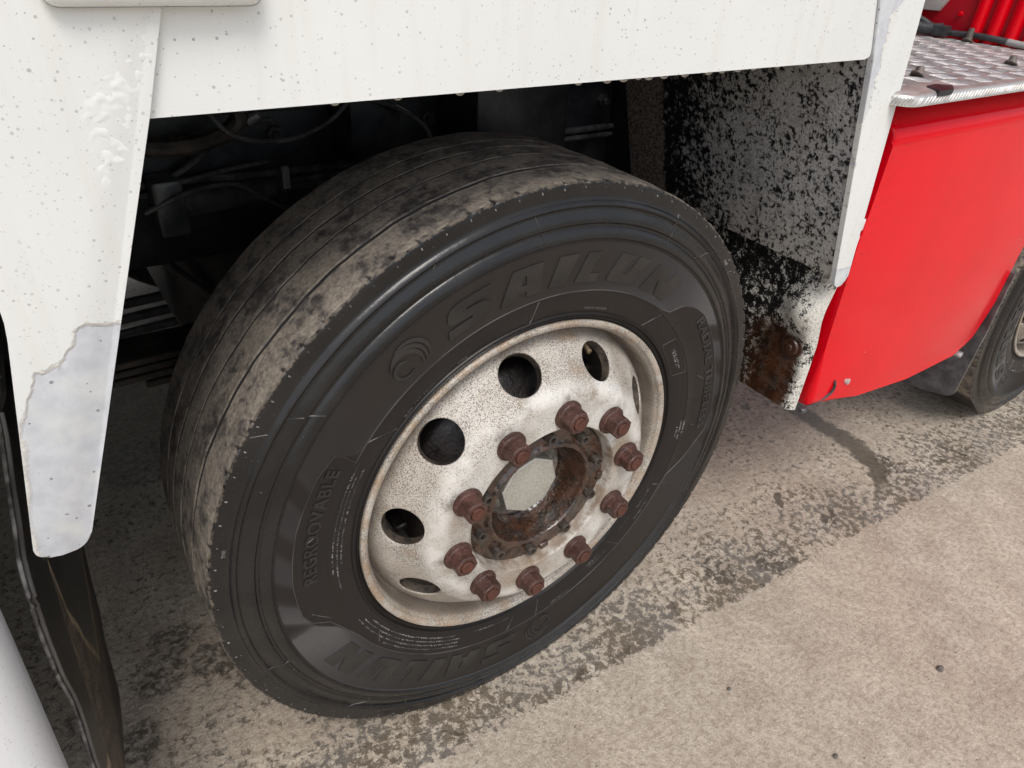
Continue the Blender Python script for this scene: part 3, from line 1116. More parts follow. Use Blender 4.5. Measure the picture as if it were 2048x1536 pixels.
# worn rubber whiskers at the shoulder cuts
v, f = [], []
for i in range(90):
    d = i * 4.0 + 1.2
    L = rnd.uniform(.0016, .0034)
    b = len(v)
    for dr, da, o_ in ((0, -.10, 0), (0, .10, 0), (L, .10, 0), (L, -.10, 0), (0, -.06, .0016), (0, .06, .0016), (L * .8, .05, .0012), (L * .8, -.05, .0012)):
        v.append(tuple(wp(.4958 + dr, d + da, o_ - .0002)))
    for q in ((4, 5, 6, 7), (0, 1, 5, 4), (1, 2, 6, 5), (2, 3, 7, 6), (3, 0, 4, 7)):
        f.append(tuple(b + k for k in q))
for i in range(70):                                              # vent hairs
    d = rnd.uniform(120, 420)
    r = rnd.choice((rnd.uniform(.484, .499), rnd.uniform(.44, .47), rnd.uniform(.36, .42)))
    s = rnd.uniform(.0004, .0008)
    b = len(v)
    for dr, da in ((-s, 0), (0, s / r * 57), (s, 0), (0, -s / r * 57)):
        v.append(tuple(wp(r + dr, d + da, -.0003)))
    v.append(tuple(wp(r + rnd.uniform(-.001, .001), d, rnd.uniform(.0012, .0030))))
    f += [(b, b + 1, b + 4), (b + 1, b + 2, b + 4), (b + 2, b + 3, b + 4), (b + 3, b, b + 4)]
for i in range(46):                                              # hairs sticking out of the shoulder
    d = 178 + i * 1.9 + rnd.uniform(-.4, .4)
    a = math.radians(d)
    L = rnd.uniform(.003, .009)
    t = Vector((-math.sin(a), 0, math.cos(a)))
    p = wp(.5035, d, -.0010)
    q = p + Vector((math.cos(a) * L, rnd.uniform(-.002, .001), math.sin(a) * L)) + t * rnd.uniform(-.003, .003)
    if q.z < -.499:
        continue
    b = len(v)
    v += [tuple(p + t * .0007), tuple(p - t * .0007), tuple(p + Vector((0, -.0012, 0))), tuple(q)]
    f += [(b, b + 1, b + 3), (b + 1, b + 2, b + 3), (b + 2, b, b + 3)]
o = raw('rubber_whiskers', v, f, M_flash, wheel, 0)
o['kind'] = 'stuff'

# ---- rim ---------------------------------------------------------------------------------------
DP = [(.1405, -.0345), (.1405, -.0310), (.1425, -.0298), (.150, -.0300), (.170, -.0302), (.192, -.0308), (.203, -.0335), (.213, -.0400), (.225, -.0520), (.240, -.0670), (.255, -.0830), (.266, -.0965), (.273, -.1080), (.2785, -.1190)]
DQ = [tuple(p)[:2] for p in cr([(r, o, 0) for r, o in DP[2:]], 6)]
LEN = [0.0]
for (r0, o0), (r1, o1) in zip(DQ, DQ[1:]):
    LEN.append(LEN[-1] + math.hypot(r1 - r0, o1 - o0))


def disc_at(s):
    for i in range(len(LEN) - 1):
        if s <= LEN[i + 1] or i == len(LEN) - 2:
            t = (s - LEN[i]) / (LEN[i + 1] - LEN[i])
            return DQ[i][0] + (DQ[i + 1][0] - DQ[i][0]) * t, DQ[i][1] + (DQ[i + 1][1] - DQ[i][1]) * t


def s_of_r(r):
    for i in range(len(DQ) - 1):
        if DQ[i][0] <= r <= DQ[i + 1][0]:
            return LEN[i] + (LEN[i + 1] - LEN[i]) * (r - DQ[i][0]) / (DQ[i + 1][0] - DQ[i][0])


def dpt(s, a, sink=0.0):
    r, o = disc_at(s)
    r2, o2 = disc_at(min(s + .002, LEN[-1]))
    r1, o1 = disc_at(max(s - .002, 0))
    t = Vector((r2 - r1, o2 - o1)).normalized()
    nr, no = -t.y, t.x                                   # outward normal of the profile
    w = .0016 * math.cos(10 * (a - math.radians(82))) * math.exp(-((r - .207) / .012) ** 2)
    r, o = r - nr * sink * -1 * -1, o - no * sink + w
    return (r * math.cos(a), -o, r * math.sin(a))


V, F, MI = [], [], []


def quadgrid(P, dark=0):
    b = len(V)
    R_, C_ = len(P), len(P[0])
    for row in P:
        V.extend(row)
    for i in range(R_ - 1):
        for j in range(C_ - 1):
            F.append((b + i * C_ + j, b + (i + 1) * C_ + j, b + (i + 1) * C_ + j + 1, b + i * C_ + j + 1))
            MI.append(1 if j < dark else 0)


HOLE_A0 = 64.0
SA, SB = s_of_r(.203), s_of_r(.2725)
sh_, hr = s_of_r(.2395), .0335
NA = 180
# inner ring and outer ring
def ring_grid(s0, s1, k, extra=None):
    rows = []
    for i in range(NA * 2 + 1):
        a = math.radians(HOLE_A0 + i * 360 / (NA * 2))
        row = [dpt(s0 + (s1 - s0) * j / k, a) for j in range(k + 1)]
        if extra:
            row = [(r * math.cos(a), -o, r * math.sin(a)) for r, o in extra] + row
        rows.append(row)
    quadgrid(rows)


ring_grid(0, SA, 22, [(.137, -.052), (.1390, -.046), (.1405, -.036), (.1410, -.0315)])
ring_grid(SB, LEN[-1], 6)
for k in range(10):
    ac = math.radians(HOLE_A0 + 36 * k)
    hw = math.radians(18)
    sm = (SA + SB) / 2
    rows = []
    per = 72
    rc = .2395
    for i in range(per + 1):
        th = 2 * PI * i / per + PI / 4
        cx, sy = math.cos(th), math.sin(th)
        # point on the outer rectangle along the square direction
        m_ = max(abs(cx), abs(sy))
        u, w_ = cx / m_, sy / m_
        ta, ts = ac + u * hw, sm + w_ * (SB - SA) / 2
        ha, hs_ = ac + cx * hr / rc, sh_ + sy * hr
        row = []
        for q in (.016, .010, .005):                     # wall of the hole, inward
            row.append(dpt(hs_, ha, q))
        ed = .0022
        row.append(dpt(hs_, ha, ed))
        for j in range(0, 11):
            t = (j / 10) ** 1.3
            if j == 0:
                row.append(dpt(sh_ + sy * (hr + .0006), ac + cx * (hr + .0006) / rc, .0006))
                continue
            row.append(dpt(hs_ + (ts - hs_) * t, ha + (ta - ha) * t))
        rows.append(row)
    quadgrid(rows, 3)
me = bpy.data.meshes.new('wheel_disc')
me.from_pydata(V, [], F)
me.polygons.foreach_set('material_index', MI)
bmx = bmesh.new()
bmx.from_mesh(me)
bmesh.ops.remove_doubles(bmx, verts=bmx.verts, dist=.00012)
bpy.data.meshes.remove(me)
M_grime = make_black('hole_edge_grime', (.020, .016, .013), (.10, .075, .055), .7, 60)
disc = obj('wheel_disc', bmx, [M_rim, M_grime], wheel, 42)

bm = bmesh.new()
RP = [(.2760, -.1215), (.2795, -.1190), (.2815, -.1120), (.2828, -.1000), (.2836, -.0900), (.2850, -.0835), (.2880, -.0785), (.2890, -.0755), (.2905, -.0735), (.2930, -.0722), (.2965, -.0716), (.2990, -.0722), (.3003, -.0742), (.3002, -.0780), (.2985, -.0860), (.2930, -.0950), (.2900, -.1150), (.2860, -.1350), (.2600, -.1600), (.2480, -.2000), (.2500, -.2500), (.2850, -.2900), (.2980, -.3200)]
lathe(bm, [tuple(p)[:2] for p in cr([(r, o, 0) for r, o in RP], 2)], 240)
obj('rim', bm, M_rim, wheel, 40)
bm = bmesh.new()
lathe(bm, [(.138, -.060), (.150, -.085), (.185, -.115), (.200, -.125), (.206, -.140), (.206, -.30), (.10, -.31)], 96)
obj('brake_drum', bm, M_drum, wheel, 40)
bm = bmesh.new()
for k in range(10):
    a = math.radians(HOLE_A0 + 18 + 36 * k)
    c_, s_ = math.cos(a), math.sin(a)
    box(bm, -.006, .006, .128, .22, .19, .222, .003, 1, Matrix.Rotation(-(a - PI / 2), 4, 'Y'))
obj('drum_ribs', bm, M_drum, wheel, 40)['kind'] = 'stuff'

# nuts
def nut_mesh():
    bm = bmesh.new()
    n = 36
    def ring(r, o, hexa=0.0):
        out = []
        for i in range(n):
            a = 2 * PI * i / n
            q = r
            if hexa:
                b = (a % (PI / 3)) - PI / 6
                q = r * ((1 - hexa) + hexa * math.cos(PI / 6) / math.cos(b) / math.cos(PI / 6) * 1.0)
                q = min(q, r * 1.13)
            out.append(bm.verts.new((q * math.cos(a), -o, q * math.sin(a))))
        return out
    rs = [ring(.0235, 0), ring(.0242, .0008), ring(.0242, .0035), ring(.0238, .0045), ring(.0224, .0050), ring(.0212, .0053), ring(.0203, .0060), ring(.0197, .0066), ring(.0176, .0078, 1), ring(.0173, .0278, 1), ring(.0158, .0296, .35), ring(.0130, .0296), ring(.0115, .0296), ring(.0113, .0285)]
    for A, B in zip(rs, rs[1:]):
        for i in range(n):
            bm.faces.new((A[i], A[(i + 1) % n], B[(i + 1) % n], B[i]))
    rs2 = [ring(.0105, .0284), ring(.0105, .0308), ring(.0096, .0316), ring(.0060, .0312), ring(.0045, .0306)]
    k0 = len(bm.faces)
    for A, B in zip(rs2, rs2[1:]):
        for i in range(n):
            bm.faces.new((A[i], A[(i + 1) % n], B[(i + 1) % n], B[i]))
    bm.faces.new(rs2[-1])
    bm.faces.new(rs[0][::-1])
    bm.faces.ensure_lookup_table()
    for fc in bm.faces:
        if all(math.hypot(vv.co.x, vv.co.z) < .0112 for vv in fc.verts) and all(-vv.co.y > .02 for vv in fc.verts):
            fc.material_index = 1
    return bm


nut0 = obj('lug_nut', nut_mesh(), [M_nut, M_stud], wheel, 28)
for k in range(10):
    o = nut0 if k == 0 else nut0.copy()
    if k:
        COL.objects.link(o)
        o.parent = wheel
    a = math.radians(82 + 36 * k)
    o.location = (.1675 * math.cos(a), .0302, .1675 * math.sin(a))
    o.rotation_euler = (rnd.uniform(-.02, .02), rnd.uniform(0, 1.05), rnd.uniform(-.02, .02))

# hub
bm = bmesh.new()
HP = [(.150, -.085), (.1385, -.080), (.1375, -.058), (.1360, -.0515), (.1300, -.0500), (.1090, -.0490), (.1045, -.0475), (.1010, -.0440), (.0975, -.0425), (.0945, -.0440), (.0925, -.0490), (.0905, -.0580), (.0875, -.0720), (.0840, -.0860), (.0785, -.0950), (.0730, -.0990), (.04, -.1000), (.003, -.1000)]
rows = lathe(bm, [tuple(p)[:2] for p in cr([(r, o, 0) for r, o in HP], 4)], 160)
for k in range(5):
    a = math.radians(100 - 36 + 72 * k)
    box(bm, -.009, .009, .046, .062, .126, .1385, .003, 2, Matrix.Rotation(-(a - PI / 2), 4, 'Y'))
for vv in bm.verts:
    r = math.hypot(vv.co.x, vv.co.z)
    if .075 < r < .137:
        q = .0006 * math.sin(vv.co.x * 190) * math.sin(vv.co.z * 230) + .0005 * math.sin(vv.co.x * 470 + vv.co.z * 310)
        vv.co.y += q
hub = obj('hub', bm, M_hub, wheel, 40)


def screw_mesh():
    bm = bmesh.new()
    n = 30
    P = [(.0088, 0), (.0090, .0115), (.0084, .0132), (.0062, .0134)]
    rs = [[bm.verts.new((r * math.cos(2 * PI * i / n), -o, r * math.sin(2 * PI * i / n))) for i in range(n)] for r, o in P]
    def star(i):
        return .0050 + .0009 * math.cos(6 * 2 * PI * i / n)
    rs.append([bm.verts.new((star(i) * math.cos(2 * PI * i / n), -.0132, star(i) * math.sin(2 * PI * i / n))) for i in range(n)])
    rs.append([bm.verts.new((star(i) * .95 * math.cos(2 * PI * i / n), -.0072, star(i) * .95 * math.sin(2 * PI * i / n))) for i in range(n)])
    for A, B in zip(rs, rs[1:]):
        for i in range(n):
            bm.faces.new((A[i], A[(i + 1) % n], B[(i + 1) % n], B[i]))
    bm.faces.new(rs[-1])
    return bm


sc0 = obj('hub_screw', screw_mesh(), M_screw, wheel, 30)
for k in range(10):
    o = sc0 if k == 0 else sc0.copy()
    if k:
        COL.objects.link(o)
        o.parent = wheel
    a = math.radians(86.5 - 36.3 * k)
    o.location = (.1175 * math.cos(a), .0495, .1175 * math.sin(a))
    o.rotation_euler = (0, rnd.random(), 0)
bm = bmesh.new()
oc = [(.0555 * math.cos(math.radians(-7 + 45 * k)), .0555 * math.sin(math.radians(-7 + 45 * k))) for k in range(8)]
prism(bm, oc, .0725, .099, .0034, 3)
M_edge = N('worn_lit_cap_edge', .45)  # bevels painted lighter for wear and the sky light they catch
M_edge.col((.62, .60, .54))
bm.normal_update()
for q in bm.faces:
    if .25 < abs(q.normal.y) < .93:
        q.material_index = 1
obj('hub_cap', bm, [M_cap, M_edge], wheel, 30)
bm = bmesh.new()
lathe(bm, [(.002, -.0950), (.069, -.0950), (.0730, -.0960), (.0740, -.0980), (.0740, -.102)], 96)
obj('cap_flange', bm, M_capf, wheel, 30)
bm = bmesh.new()
va = math.radians(66)
c_, s_ = math.cos(va), math.sin(va)
cyl(bm, (.262 * c_, .135, .262 * s_), (.247 * c_, .088, .247 * s_), .0042, .0042, 14, .0006)
cyl(bm, (.2470 * c_, .088, .2470 * s_), (.2452 * c_, .0815, .2452 * s_), .0050, .0046, 14, .0006)
obj('valve_stem', bm, M_brass, wheel, 30)


def copy_wheel(loc, ry=0.0, rz=0.0, label=None):
    r = wheel.copy()
    COL.objects.link(r)
    r.location = loc
    r.rotation_euler = (0, ry, rz)
    if label:
        r['label'] = label
    for ch in list(wheel.children):
        if rz and ch.name.split('.')[0] not in ('tyre', 'rim', 'wheel_disc', 'brake_drum'):
            continue
        c = ch.copy()
        COL.objects.link(c)
        c.parent = r
    return r


copy_wheel((1.98, -.073, .5), math.radians(37), 0, 'steel wheel seen only by its tyre edge at the red cab')
copy_wheel((0, 2.36, .5), math.radians(20), PI, 'steel wheel on the far side in deep shade')

# ---- white side --------------------------------------------------------------------------------
bm = bmesh.new()
sk = [(-.480, 1.138), (.491, 1.138), (.264, 1.72), (-.290, 1.72)]
prism(bm, rounded(sk, [.003, .014, 0, 0], 4), .003, .05)
es = [e for e in bm.edges if all(abs(q.co.y - .003) < 1e-5 for q in e.verts) and max(q.co.z for q in e.verts) < 1.14]
bmesh.ops.bevel(bm, geom=es, offset=.009, segments=5, profile=.5, affect='EDGES')
skirt = obj('side_skirt', bm, M_skirt, truck, 30)
bm = bmesh.new()
lr = [(-.4595, 1.138), (-.5945, .758), (-.6365, .768), (-.583, 1.035), (-.72, 1.30), (-.72, 1.72), (-.2710, 1.72)]
prism(bm, rounded(lr, [0, .022, .012, .05, .05, 0, 0], 6), -.0035, .0024, .0018, 3)
leg_r = obj('arch_leg', bm, M_leg_rear, truck, 30)
leg_r['label'] = 'white arch leg with a large bare grey patch at its lower end'
bm = bmesh.new()
lf = [(.4925, 1.138), (.5985, .760), (.612, .752), (.6385, .758), (.598, 1.064), (.560, 1.33), (.56, 1.72), (.2655, 1.72)]
prism(bm, rounded(lf, [0, .010, .006, .018, .03, .03, 0, 0], 6), -.001, .0085, .0025, 3)
leg_f = obj('arch_leg', bm, M_leg_front, truck, 30)
leg_f['label'] = 'white arch leg flaking grey along its inner edge'
# blistered paint on the rear leg: a swollen skin along the seam
from mathutils import noise as MN
bm = bmesh.new()
gx, gz = 60, 110
grid = []
for j in range(gz + 1):
    z = 1.085 + .125 * j / gz
    xin = -.4600 + (z - 1.138) * (.189 / .582 if z > 1.138 else .135 / .38)
    row = []
    for i in range(gx + 1):
        u = i / gx
        x = xin - .0024 - .056 * u
        p = Vector((x * 90, 3.1, z * 120))
        h = MN.noise(p) * .6 + MN.noise(p * 2.1) * .45 + .5 * MN.noise(Vector((x * 20, 7.7, z * 24)))
        cen = .34 + .22 * math.sin(z * 70) * math.sin(z * 31)
        e = max(0, 1 - abs(u - cen) / .42) * min(1, (1.205 - z) / .02 if z > 1.185 else 1) * min(1, (z - 1.088) / .02)
        h = max(0, h + .10) * max(0, e)
        row.append(bm.verts.new((x, -.0033 - .0012 * h ** .8 if h > 0 else -.0030, z)))
    grid.append(row)
for j in range(gz):
    for i in range(gx):
        bm.faces.new((grid[j][i], grid[j + 1][i], grid[j + 1][i + 1], grid[j][i + 1]))
bmesh.ops.delete(bm, geom=[q for q in bm.faces if all(k.co.y > -.0034 for k in q.verts)], context='FACES')
obj('paint_blister', bm, M_leg_rear, leg_r, 0)
bm = bmesh.new()
box(bm, -.508, -.366, -.018, -.0015, 1.2130, 1.30, .010, 4)
obj('hinge_plate', bm, M_skirt, truck, 40)
for x, s in ((.6445, 1.0), (.6405, 1.6)):
    bm = bmesh.new()
    z1 = .874 if s == 1.0 else .843
    box(bm, x - .012, x + .0045, .006, .009, z1 - .022 * s, z1, .002, 2)
    obj('bracket_tab', bm, M_skirt, truck, 40)
# water hanging from the lower edge of the skirt
dx = [(-.185, .7), (-.14, .5), (.000, .9), (.024, .9), (.046, .5), (.062, 1.0), (.086, 1.0), (.120, 1.0), (.160, 1.0), (.184, .7), (.213, .8), (.243, .6), (-.25, .5), (-.31, .5), (-.04, .6), (.29, .5), (.34, .5), (.40, .4)]
for x, s in dx:
    bm = bmesh.new()
    bmesh.ops.create_uvsphere(bm, u_segments=12, v_segments=8, radius=.0046 * (.5 + .5 * s))
    for q in bm.verts:
        q.co.x *= 1.35
        if q.co.z > 0:
            q.co.z *= .25
        else:
            q.co.z *= .95
    o = obj('water_drop', bm, M_water, skirt, 60, (x, .009, 1.1378))
# body above, out of the frame apart from its dark floor
bm = bmesh.new()
box(bm, -.90, .555, .052, 2.35, 1.165, 1.75, .01, 2)
obj('body_shell', bm, M_under, truck)
bm = bmesh.new()
box(bm, -4.2, -.7205, .004, 2.35, .98, 1.75, .01, 2)
obj('rear_body', bm, M_skirt, truck)
# rounded white locker at the lower left
bm = bmesh.new()
pl = rounded([(-2.6, -.060), (-.672, -.060), (-.680, .022), (-2.6, .022)], [.02, .050, .012, .02], 10)
for q in prism(bm, pl, .22, .975, .02, 3, 'z'):
    q.co.x -= (.70 - q.co.z) * .055
o = obj('rear_locker', bm, M_white, truck, 30)

# ---- arch liner --------------------------------------------------------------------------------
bm = bmesh.new()
ye, th_ = .535, .004
def lx(z):
    return .491 + (1.138 - z) * (.107 / .378) + .003
v0 = []
ny, nz = 16, 8
grid = []
for i in range(ny + 1):
    row = []
    for j in range(nz + 1):
        y = .010 + (ye - .010) * i / ny
        zl = .772 + .012 * (y / ye)
        z = zl + (1.20 - zl) * j / nz
        row.append(bm.verts.new((lx(z), y, z)))
    grid.append(row)
for i in range(ny):
    for j in range(nz):
        bm.faces.new((grid[i][j], grid[i + 1][j], grid[i + 1][j + 1], grid[i][j + 1]))
bm.normal_update()
bmesh.ops.solidify(bm, geom=list(bm.faces), thickness=-th_)
obj('arch_liner', bm, M_liner, truck, 30)
bm = bmesh.new()
grid = []
for i in range(5):
    z = .78 + .42 * i / 4
    grid.append([bm.verts.new((-lx(z) + .002, y, z)) for y in (.034, .3, .535)])
for i in range(4):
    for j in range(2):
        bm.faces.new((grid[i][j], grid[i + 1][j], grid[i + 1][j + 1], grid[i][j + 1]))
bm.normal_update()
bmesh.ops.solidify(bm, geom=list(bm.faces), thickness=.004)
obj('arch_liner', bm, M_under, truck, 30)

# ---- red front locker -----------------------------------------------------------------------
bm = bmesh.new()
# back wall with a pressed dome
ny, nz = 60, 60
grid = []
for i in range(ny + 1):
    row = []
    for j in range(nz + 1):
        y = .016 + .48 * (i / ny) ** 1.5
        zb = .453
        z = zb + (.93 - zb) * j / nz
        d = ((y - .052) / .050) ** 2 + ((z - .678) / .060) ** 2
        x = .632 + (.055 * (.80 - z)) * 0
        x -= .032 * math.exp(-d * 1.5)
        if y < .030:
            x += .03 * ((.030 - y) / .014) ** 2 * .55
        row.append(bm.verts.new((x, y, z)))
    grid.append(row)
for i in range(ny):
    for j in range(nz):
        bm.faces.new((grid[i][j], grid[i + 1][j], grid[i + 1][j + 1], grid[i][j + 1]))
bm.normal_update()
bmesh.ops.solidify(bm, geom=list(bm.faces), thickness=-.002)
bw = obj('locker_back', bm, M_wall, truck, 40)
bm = bmesh.new()
M_rbolt = rusty('dark_rust_bolt', (.030, .012, .006), (.060, .024, .012), (.09, .04, .02), (.25, .45), 110, .5, .3)
for r0, r1, x0, x1 in ((.027, .025, .634, .628), (.0185, .017, .6275, .6225), (.008, .0065, .622, .6190)):
    cyl(bm, (x0, .058, .592), (x1, .058, .592), r0, r1, 28, .001)
obj('bolt_cap', bm, M_rbolt, bw, 40)

RPN = [(.642, 1.016), (.642, 1.000), (.645, .80), (.658, .62), (.674, .470), (.683, .452), (.874, .417), (1.104, .387), (1.33, .386), (1.385, .391), (1.418, .410), (1.437, .450), (1.443, .516), (1.446, .640), (1.449, .76), (1.475, .93), (1.51, 1.000), (1.60, 1.016)]
bm = bmesh.new()
prism(bm, RPN, .004, .30, .0, 1)
es = [e for e in bm.edges if all(abs(vv.co.y - .004) < 1e-5 for vv in e.verts)]
bmesh.ops.bevel(bm, geom=es, offset=.018, segments=5, profile=.5, affect='EDGES')
# crown of the panel: sloped top shoulder
rp = obj('red_locker', bm, M_red, truck, 35)
bm = bmesh.new()
sp_ = [(.0032, 1.000), (.0040, 1.010), (.0075, 1.019), (.0150, 1.028), (.0270, 1.038), (.0420, 1.0470), (.0600, 1.0545), (.0800, 1.0580), (.290, 1.0600), (.290, 1.0), (.020, .996)]
prism(bm, sp_, .6425, 1.6, .006, 3, 'x')
obj('locker_top_lip', bm, M_red, truck, 35)
# wheel arch lip behind its forward edge
bm = bmesh.new()
arc_o = [(1.425, .395), (1.47, .402), (1.535, .425), (1.60, .470), (1.66, .550), (1.76, .78), (1.84, 1.0)]
arc_i = [(1.405, .46), (1.43, .50), (1.46, .54), (1.49, .60), (1.52, .70), (1.60, .90), (1.66, 1.04)]
prism(bm, arc_o + arc_i[::-1], .045, .30, .010, 3)
obj('arch_lip', bm, M_red, truck, 35)
bm = bmesh.new()
hx = [(.0085 * math.cos(PI / 3 * k), .0085 * math.sin(PI / 3 * k)) for k in range(6)]
prism(bm, [(1.372 + a, .377 + b) for a, b in hx], -.002, .014, .0012, 2)
obj('panel_bolt', bm, M_zinc, rp, 30)
# black cable tie through the bottom corner
bm = bmesh.new()
tp = [(.745, .004, .502), (.7485, .0005, .486), (.740, .0015, .470), (.716, .0065, .458), (.690, .0115, .451), (.672, .0115, .452)]
tube(bm, tp, .0030, 8, 6)
box(bm, .660, .677, .004, .016, .444, .455, .002, 1)
obj('cable_tie', bm, M_plastic, truck, 40)
# scrape marks by the tie: chips of bare paint
for (x, z, s) in ((.792, .486, .005), (.804, .480, .007)):
    bm = bmesh.new()
    prism(bm, [(x + s * math.cos(t) * .8, z + s * math.sin(t) * 1.1) for t in (0.2, 1.1, 2.2, 3.0, 4.1, 5.3)], .0005, .006)
    obj('paint_chip', bm, M_badge, rp, 30)
# rubber flap ahead of the red locker
bm = bmesh.new()
fp = rounded([(-.006, .60), (-.008, .42), (-.004, .225), (.008, .212), (.066, .197), (.145, .186), (.36, .170), (.36, .60)], [0, 0, .01, .01, .01, 0, 0, 0], 4)
prism(bm, fp, 1.448, 1.456, .001, 1, 'x')
o = obj('mud_flap', bm, M_hose, truck, 30)
o['label'] = 'clean black rubber flap under the red locker'

# ---- checker plate step ------------------------------------------------------------------------
ZP = 1.0895
bm = bmesh.new()
out = rounded([(.5765, .42), (.5765, -.019), (.700, -.019), (1.00, -.019), (1.40, -.019), (1.40, .42)], [0, .05, 0, 0, .02, 0], 5)
prism(bm, out, ZP, ZP - .004, .0015, 2, 'z')
# rolled front edge hanging down
fr = [(-.035 + .008 * math.sin(t) * -1 + .0, ZP - .008 + .008 * math.cos(t)) for t in [0, .4, .8, 1.2, 1.57]]
poly = [(y, z) for y, z in [(-.018, ZP), (-.023, ZP - .0006), (-.0275, ZP - .003), (-.030, ZP - .007), (-.0305, ZP - .0185), (-.0268, ZP - .0185), (-.0265, ZP - .008), (-.023, ZP - .005), (-.018, ZP - .0045)]]
prism(bm, poly, .612, 1.40, .0, 1, 'x')
CORNER = []
pc = [(.612, -.0305), (.602, -.0300), (.593, -.0272), (.585, -.0215), (.579, -.013), (.5760, -.003), (.5752, .015)]
pr_ = None
for (x, y) in pc:
    cxy = Vector((.612, 0, 0))
    inn = (Vector((.63, .02, 0)) - Vector((x, y, 0))).normalized()
    q = [Vector((x, y, ZP - .0185)), Vector((x, y, ZP - .007)), Vector((x, y, ZP - .003)) + inn * .003, Vector((x, y, ZP + .0003)) + inn * .012]
    q = [bm.verts.new(p) for p in q]
    if pr_:
        for k in range(3):
            bm.faces.new((pr_[k], q[k], q[k + 1], pr_[k + 1]))
    pr_ = q
for (x, y), (x2, y2) in zip(pc, pc[1:]):
    t = Vector((x - x2, y - y2, 0)).normalized()
    nn = Vector((t.y, -t.x, 0))
    if nn.y > 0 and nn.x > 0:
        nn = -nn
    for w_ in (.25, .75):
        CORNER.append((Vector((x + (x2 - x) * w_, y + (y2 - y) * w_, ZP - .0115)), (t * .5 + Vector((0, 0, .86))).normalized(), nn))
step = obj('step_plate', bm, M_alu, truck, 30)
bm = bmesh.new()
cell = .041


def bar(bm, c, d, L, w, h, n):
    """one raised bar: centre c, unit direction d on a face with normal n"""
    s = n.cross(d)
    top = []
    P = []
    for t, ww, hh in ((-.5, .15, 0.0), (-.38, .75, .7), (-.2, 1, 1), (.2, 1, 1), (.38, .75, .7), (.5, .15, 0.0)):
        p = c + d * (L * t)
        P.append([bm.verts.new(p - s * (w * ww / 2) - n * .0004), bm.verts.new(p - s * (w * ww * .25) + n * (h * hh)), bm.verts.new(p + s * (w * ww * .25) + n * (h * hh)), bm.verts.new(p + s * (w * ww / 2) - n * .0004)])
    for A, B in zip(P, P[1:]):
        for j in range(3):
            bm.faces.new((A[j], A[j + 1], B[j + 1], B[j]))


nz_ = Vector((0, 0, 1))
for i in range(-1, 22):
    for j in range(-1, 11):
        c = Vector((.52 + cell * i, .003 + cell * j, ZP))
        if not (.622 < c.x < 1.39 and -.01 < c.y < .405):
            continue
        if .635 < c.x < .745 and c.y < .02:
            continue
        dd = Vector((.94, -.34, 0)) if (i + j) % 2 == 0 else Vector((.30, .95, 0))
        dd.normalize()
        s = Vector((-dd.y, dd.x, 0))
        for k in range(5):
            bar(bm, c + s * ((k - 2) * .0072), dd, .036, .0056, .0017, nz_)
ny_ = Vector((0, -1, 0))
for c, d, nn in CORNER:
    bar(bm, c, d, .015, .0036, .0014, nn)
for i in range(22):
    x = .64 + i * .041
    for k in range(4):
        c = Vector((x + (k - 1.5) * .0102, -.0306, ZP - .0115))
        bar(bm, c, Vector((.5, 0, .86)), .016, .0036, .0016, ny_)
o = obj('tread_bars', bm, M_bar, step, 50)
o['kind'] = 'stuff'
bm = bmesh.new()
prism(bm, [(.652, -.0325), (.694, -.0325), (.728, -.012), (.706, .004), (.672, .0)], ZP + .0022, ZP - .006, 0, 1, 'z')
obj('slot', bm, M_under, step, 30)
for x, y, h in ((.753, .061, .016), (1.106, .067, .017), (1.372, .285, .030)):
    bm = bmesh.new()
    cyl(bm, (x, y, ZP + .0005), (x + .002, y, ZP + .003), .013, .013, 20, .0008)
    cyl(bm, (x + .002, y, ZP + .003), (x + .005, y + .002, ZP + h), .0085, .0065, 12, .0015)
    obj('step_bolt', bm, M_steel, step, 30)
# packed dirt round two bolts
# ---- cab rear wall ----------------------------------------------------------------------------
bm = bmesh.new()
box(bm, 1.402, 2.6, -.02, 2.2, .95, 2.3, .01, 2)
obj('cab_wall', bm, M_redcab, truck)
rb0 = None
for k in range(8):
    y = .2895 - k * .0412
    if rb0 is None:
        bm = bmesh.new()
        pr = [(-.0165, 0), (-.013, .010), (-.008, .0155), (0, .0175), (.008, .0155), (.013, .010), (.0165, 0)]
        vs = [[bm.verts.new((-d, yy + (0.0), zz)) for yy, d in pr] for zz in (.98, 1.9)]
        for q in range(len(pr) - 1):
            bm.faces.new((vs[0][q], vs[0][q + 1], vs[1][q + 1], vs[1][q]))
        rb0 = obj('cab_rib', bm, M_red, truck, 40, (1.4035, y, 0))
    else:
        o = rb0.copy()
        COL.objects.link(o)
        o.parent = truck
        o.location = (1.4035, y, 0)
bm = bmesh.new()
prism(bm, [(.372, 1.30), (.372, 1.170), (.386, 1.144), (.60, 1.135), (.60, 1.30)], 1.386, 1.400, .003, 2, 'x')
obj('grey_guard', bm, M_badge, truck, 30)
bm = bmesh.new()
cyl(bm, (1.403, .336, 1.143), (1.395, .336, 1.143), .006, .005, 14, .001)
obj('cab_stud', bm, M_red, truck, 40)
bm = bmesh.new()
hp = [(1.375, .47, 1.135), (1.378, .42, 1.125), (1.383, .37, 1.107), (1.385, .33, 1.103), (1.386, .28, 1.105), (1.386, .24, 1.104), (1.386, .20, 1.102)]
tube(bm, hp, .0062, 10, 14, .0012)
obj('ribbed_hose', bm, M_plastic, truck, 0)
bm = bmesh.new()
tube(bm, [(1.386, .205, 1.102), (1.386, .17, 1.100), (1.385, .12, 1.100), (1.384, .02, 1.100)], .0068, 10, 14, .0010)
obj('ribbed_hose', bm, M_grey_hose, truck, 0)
bm = bmesh.new()
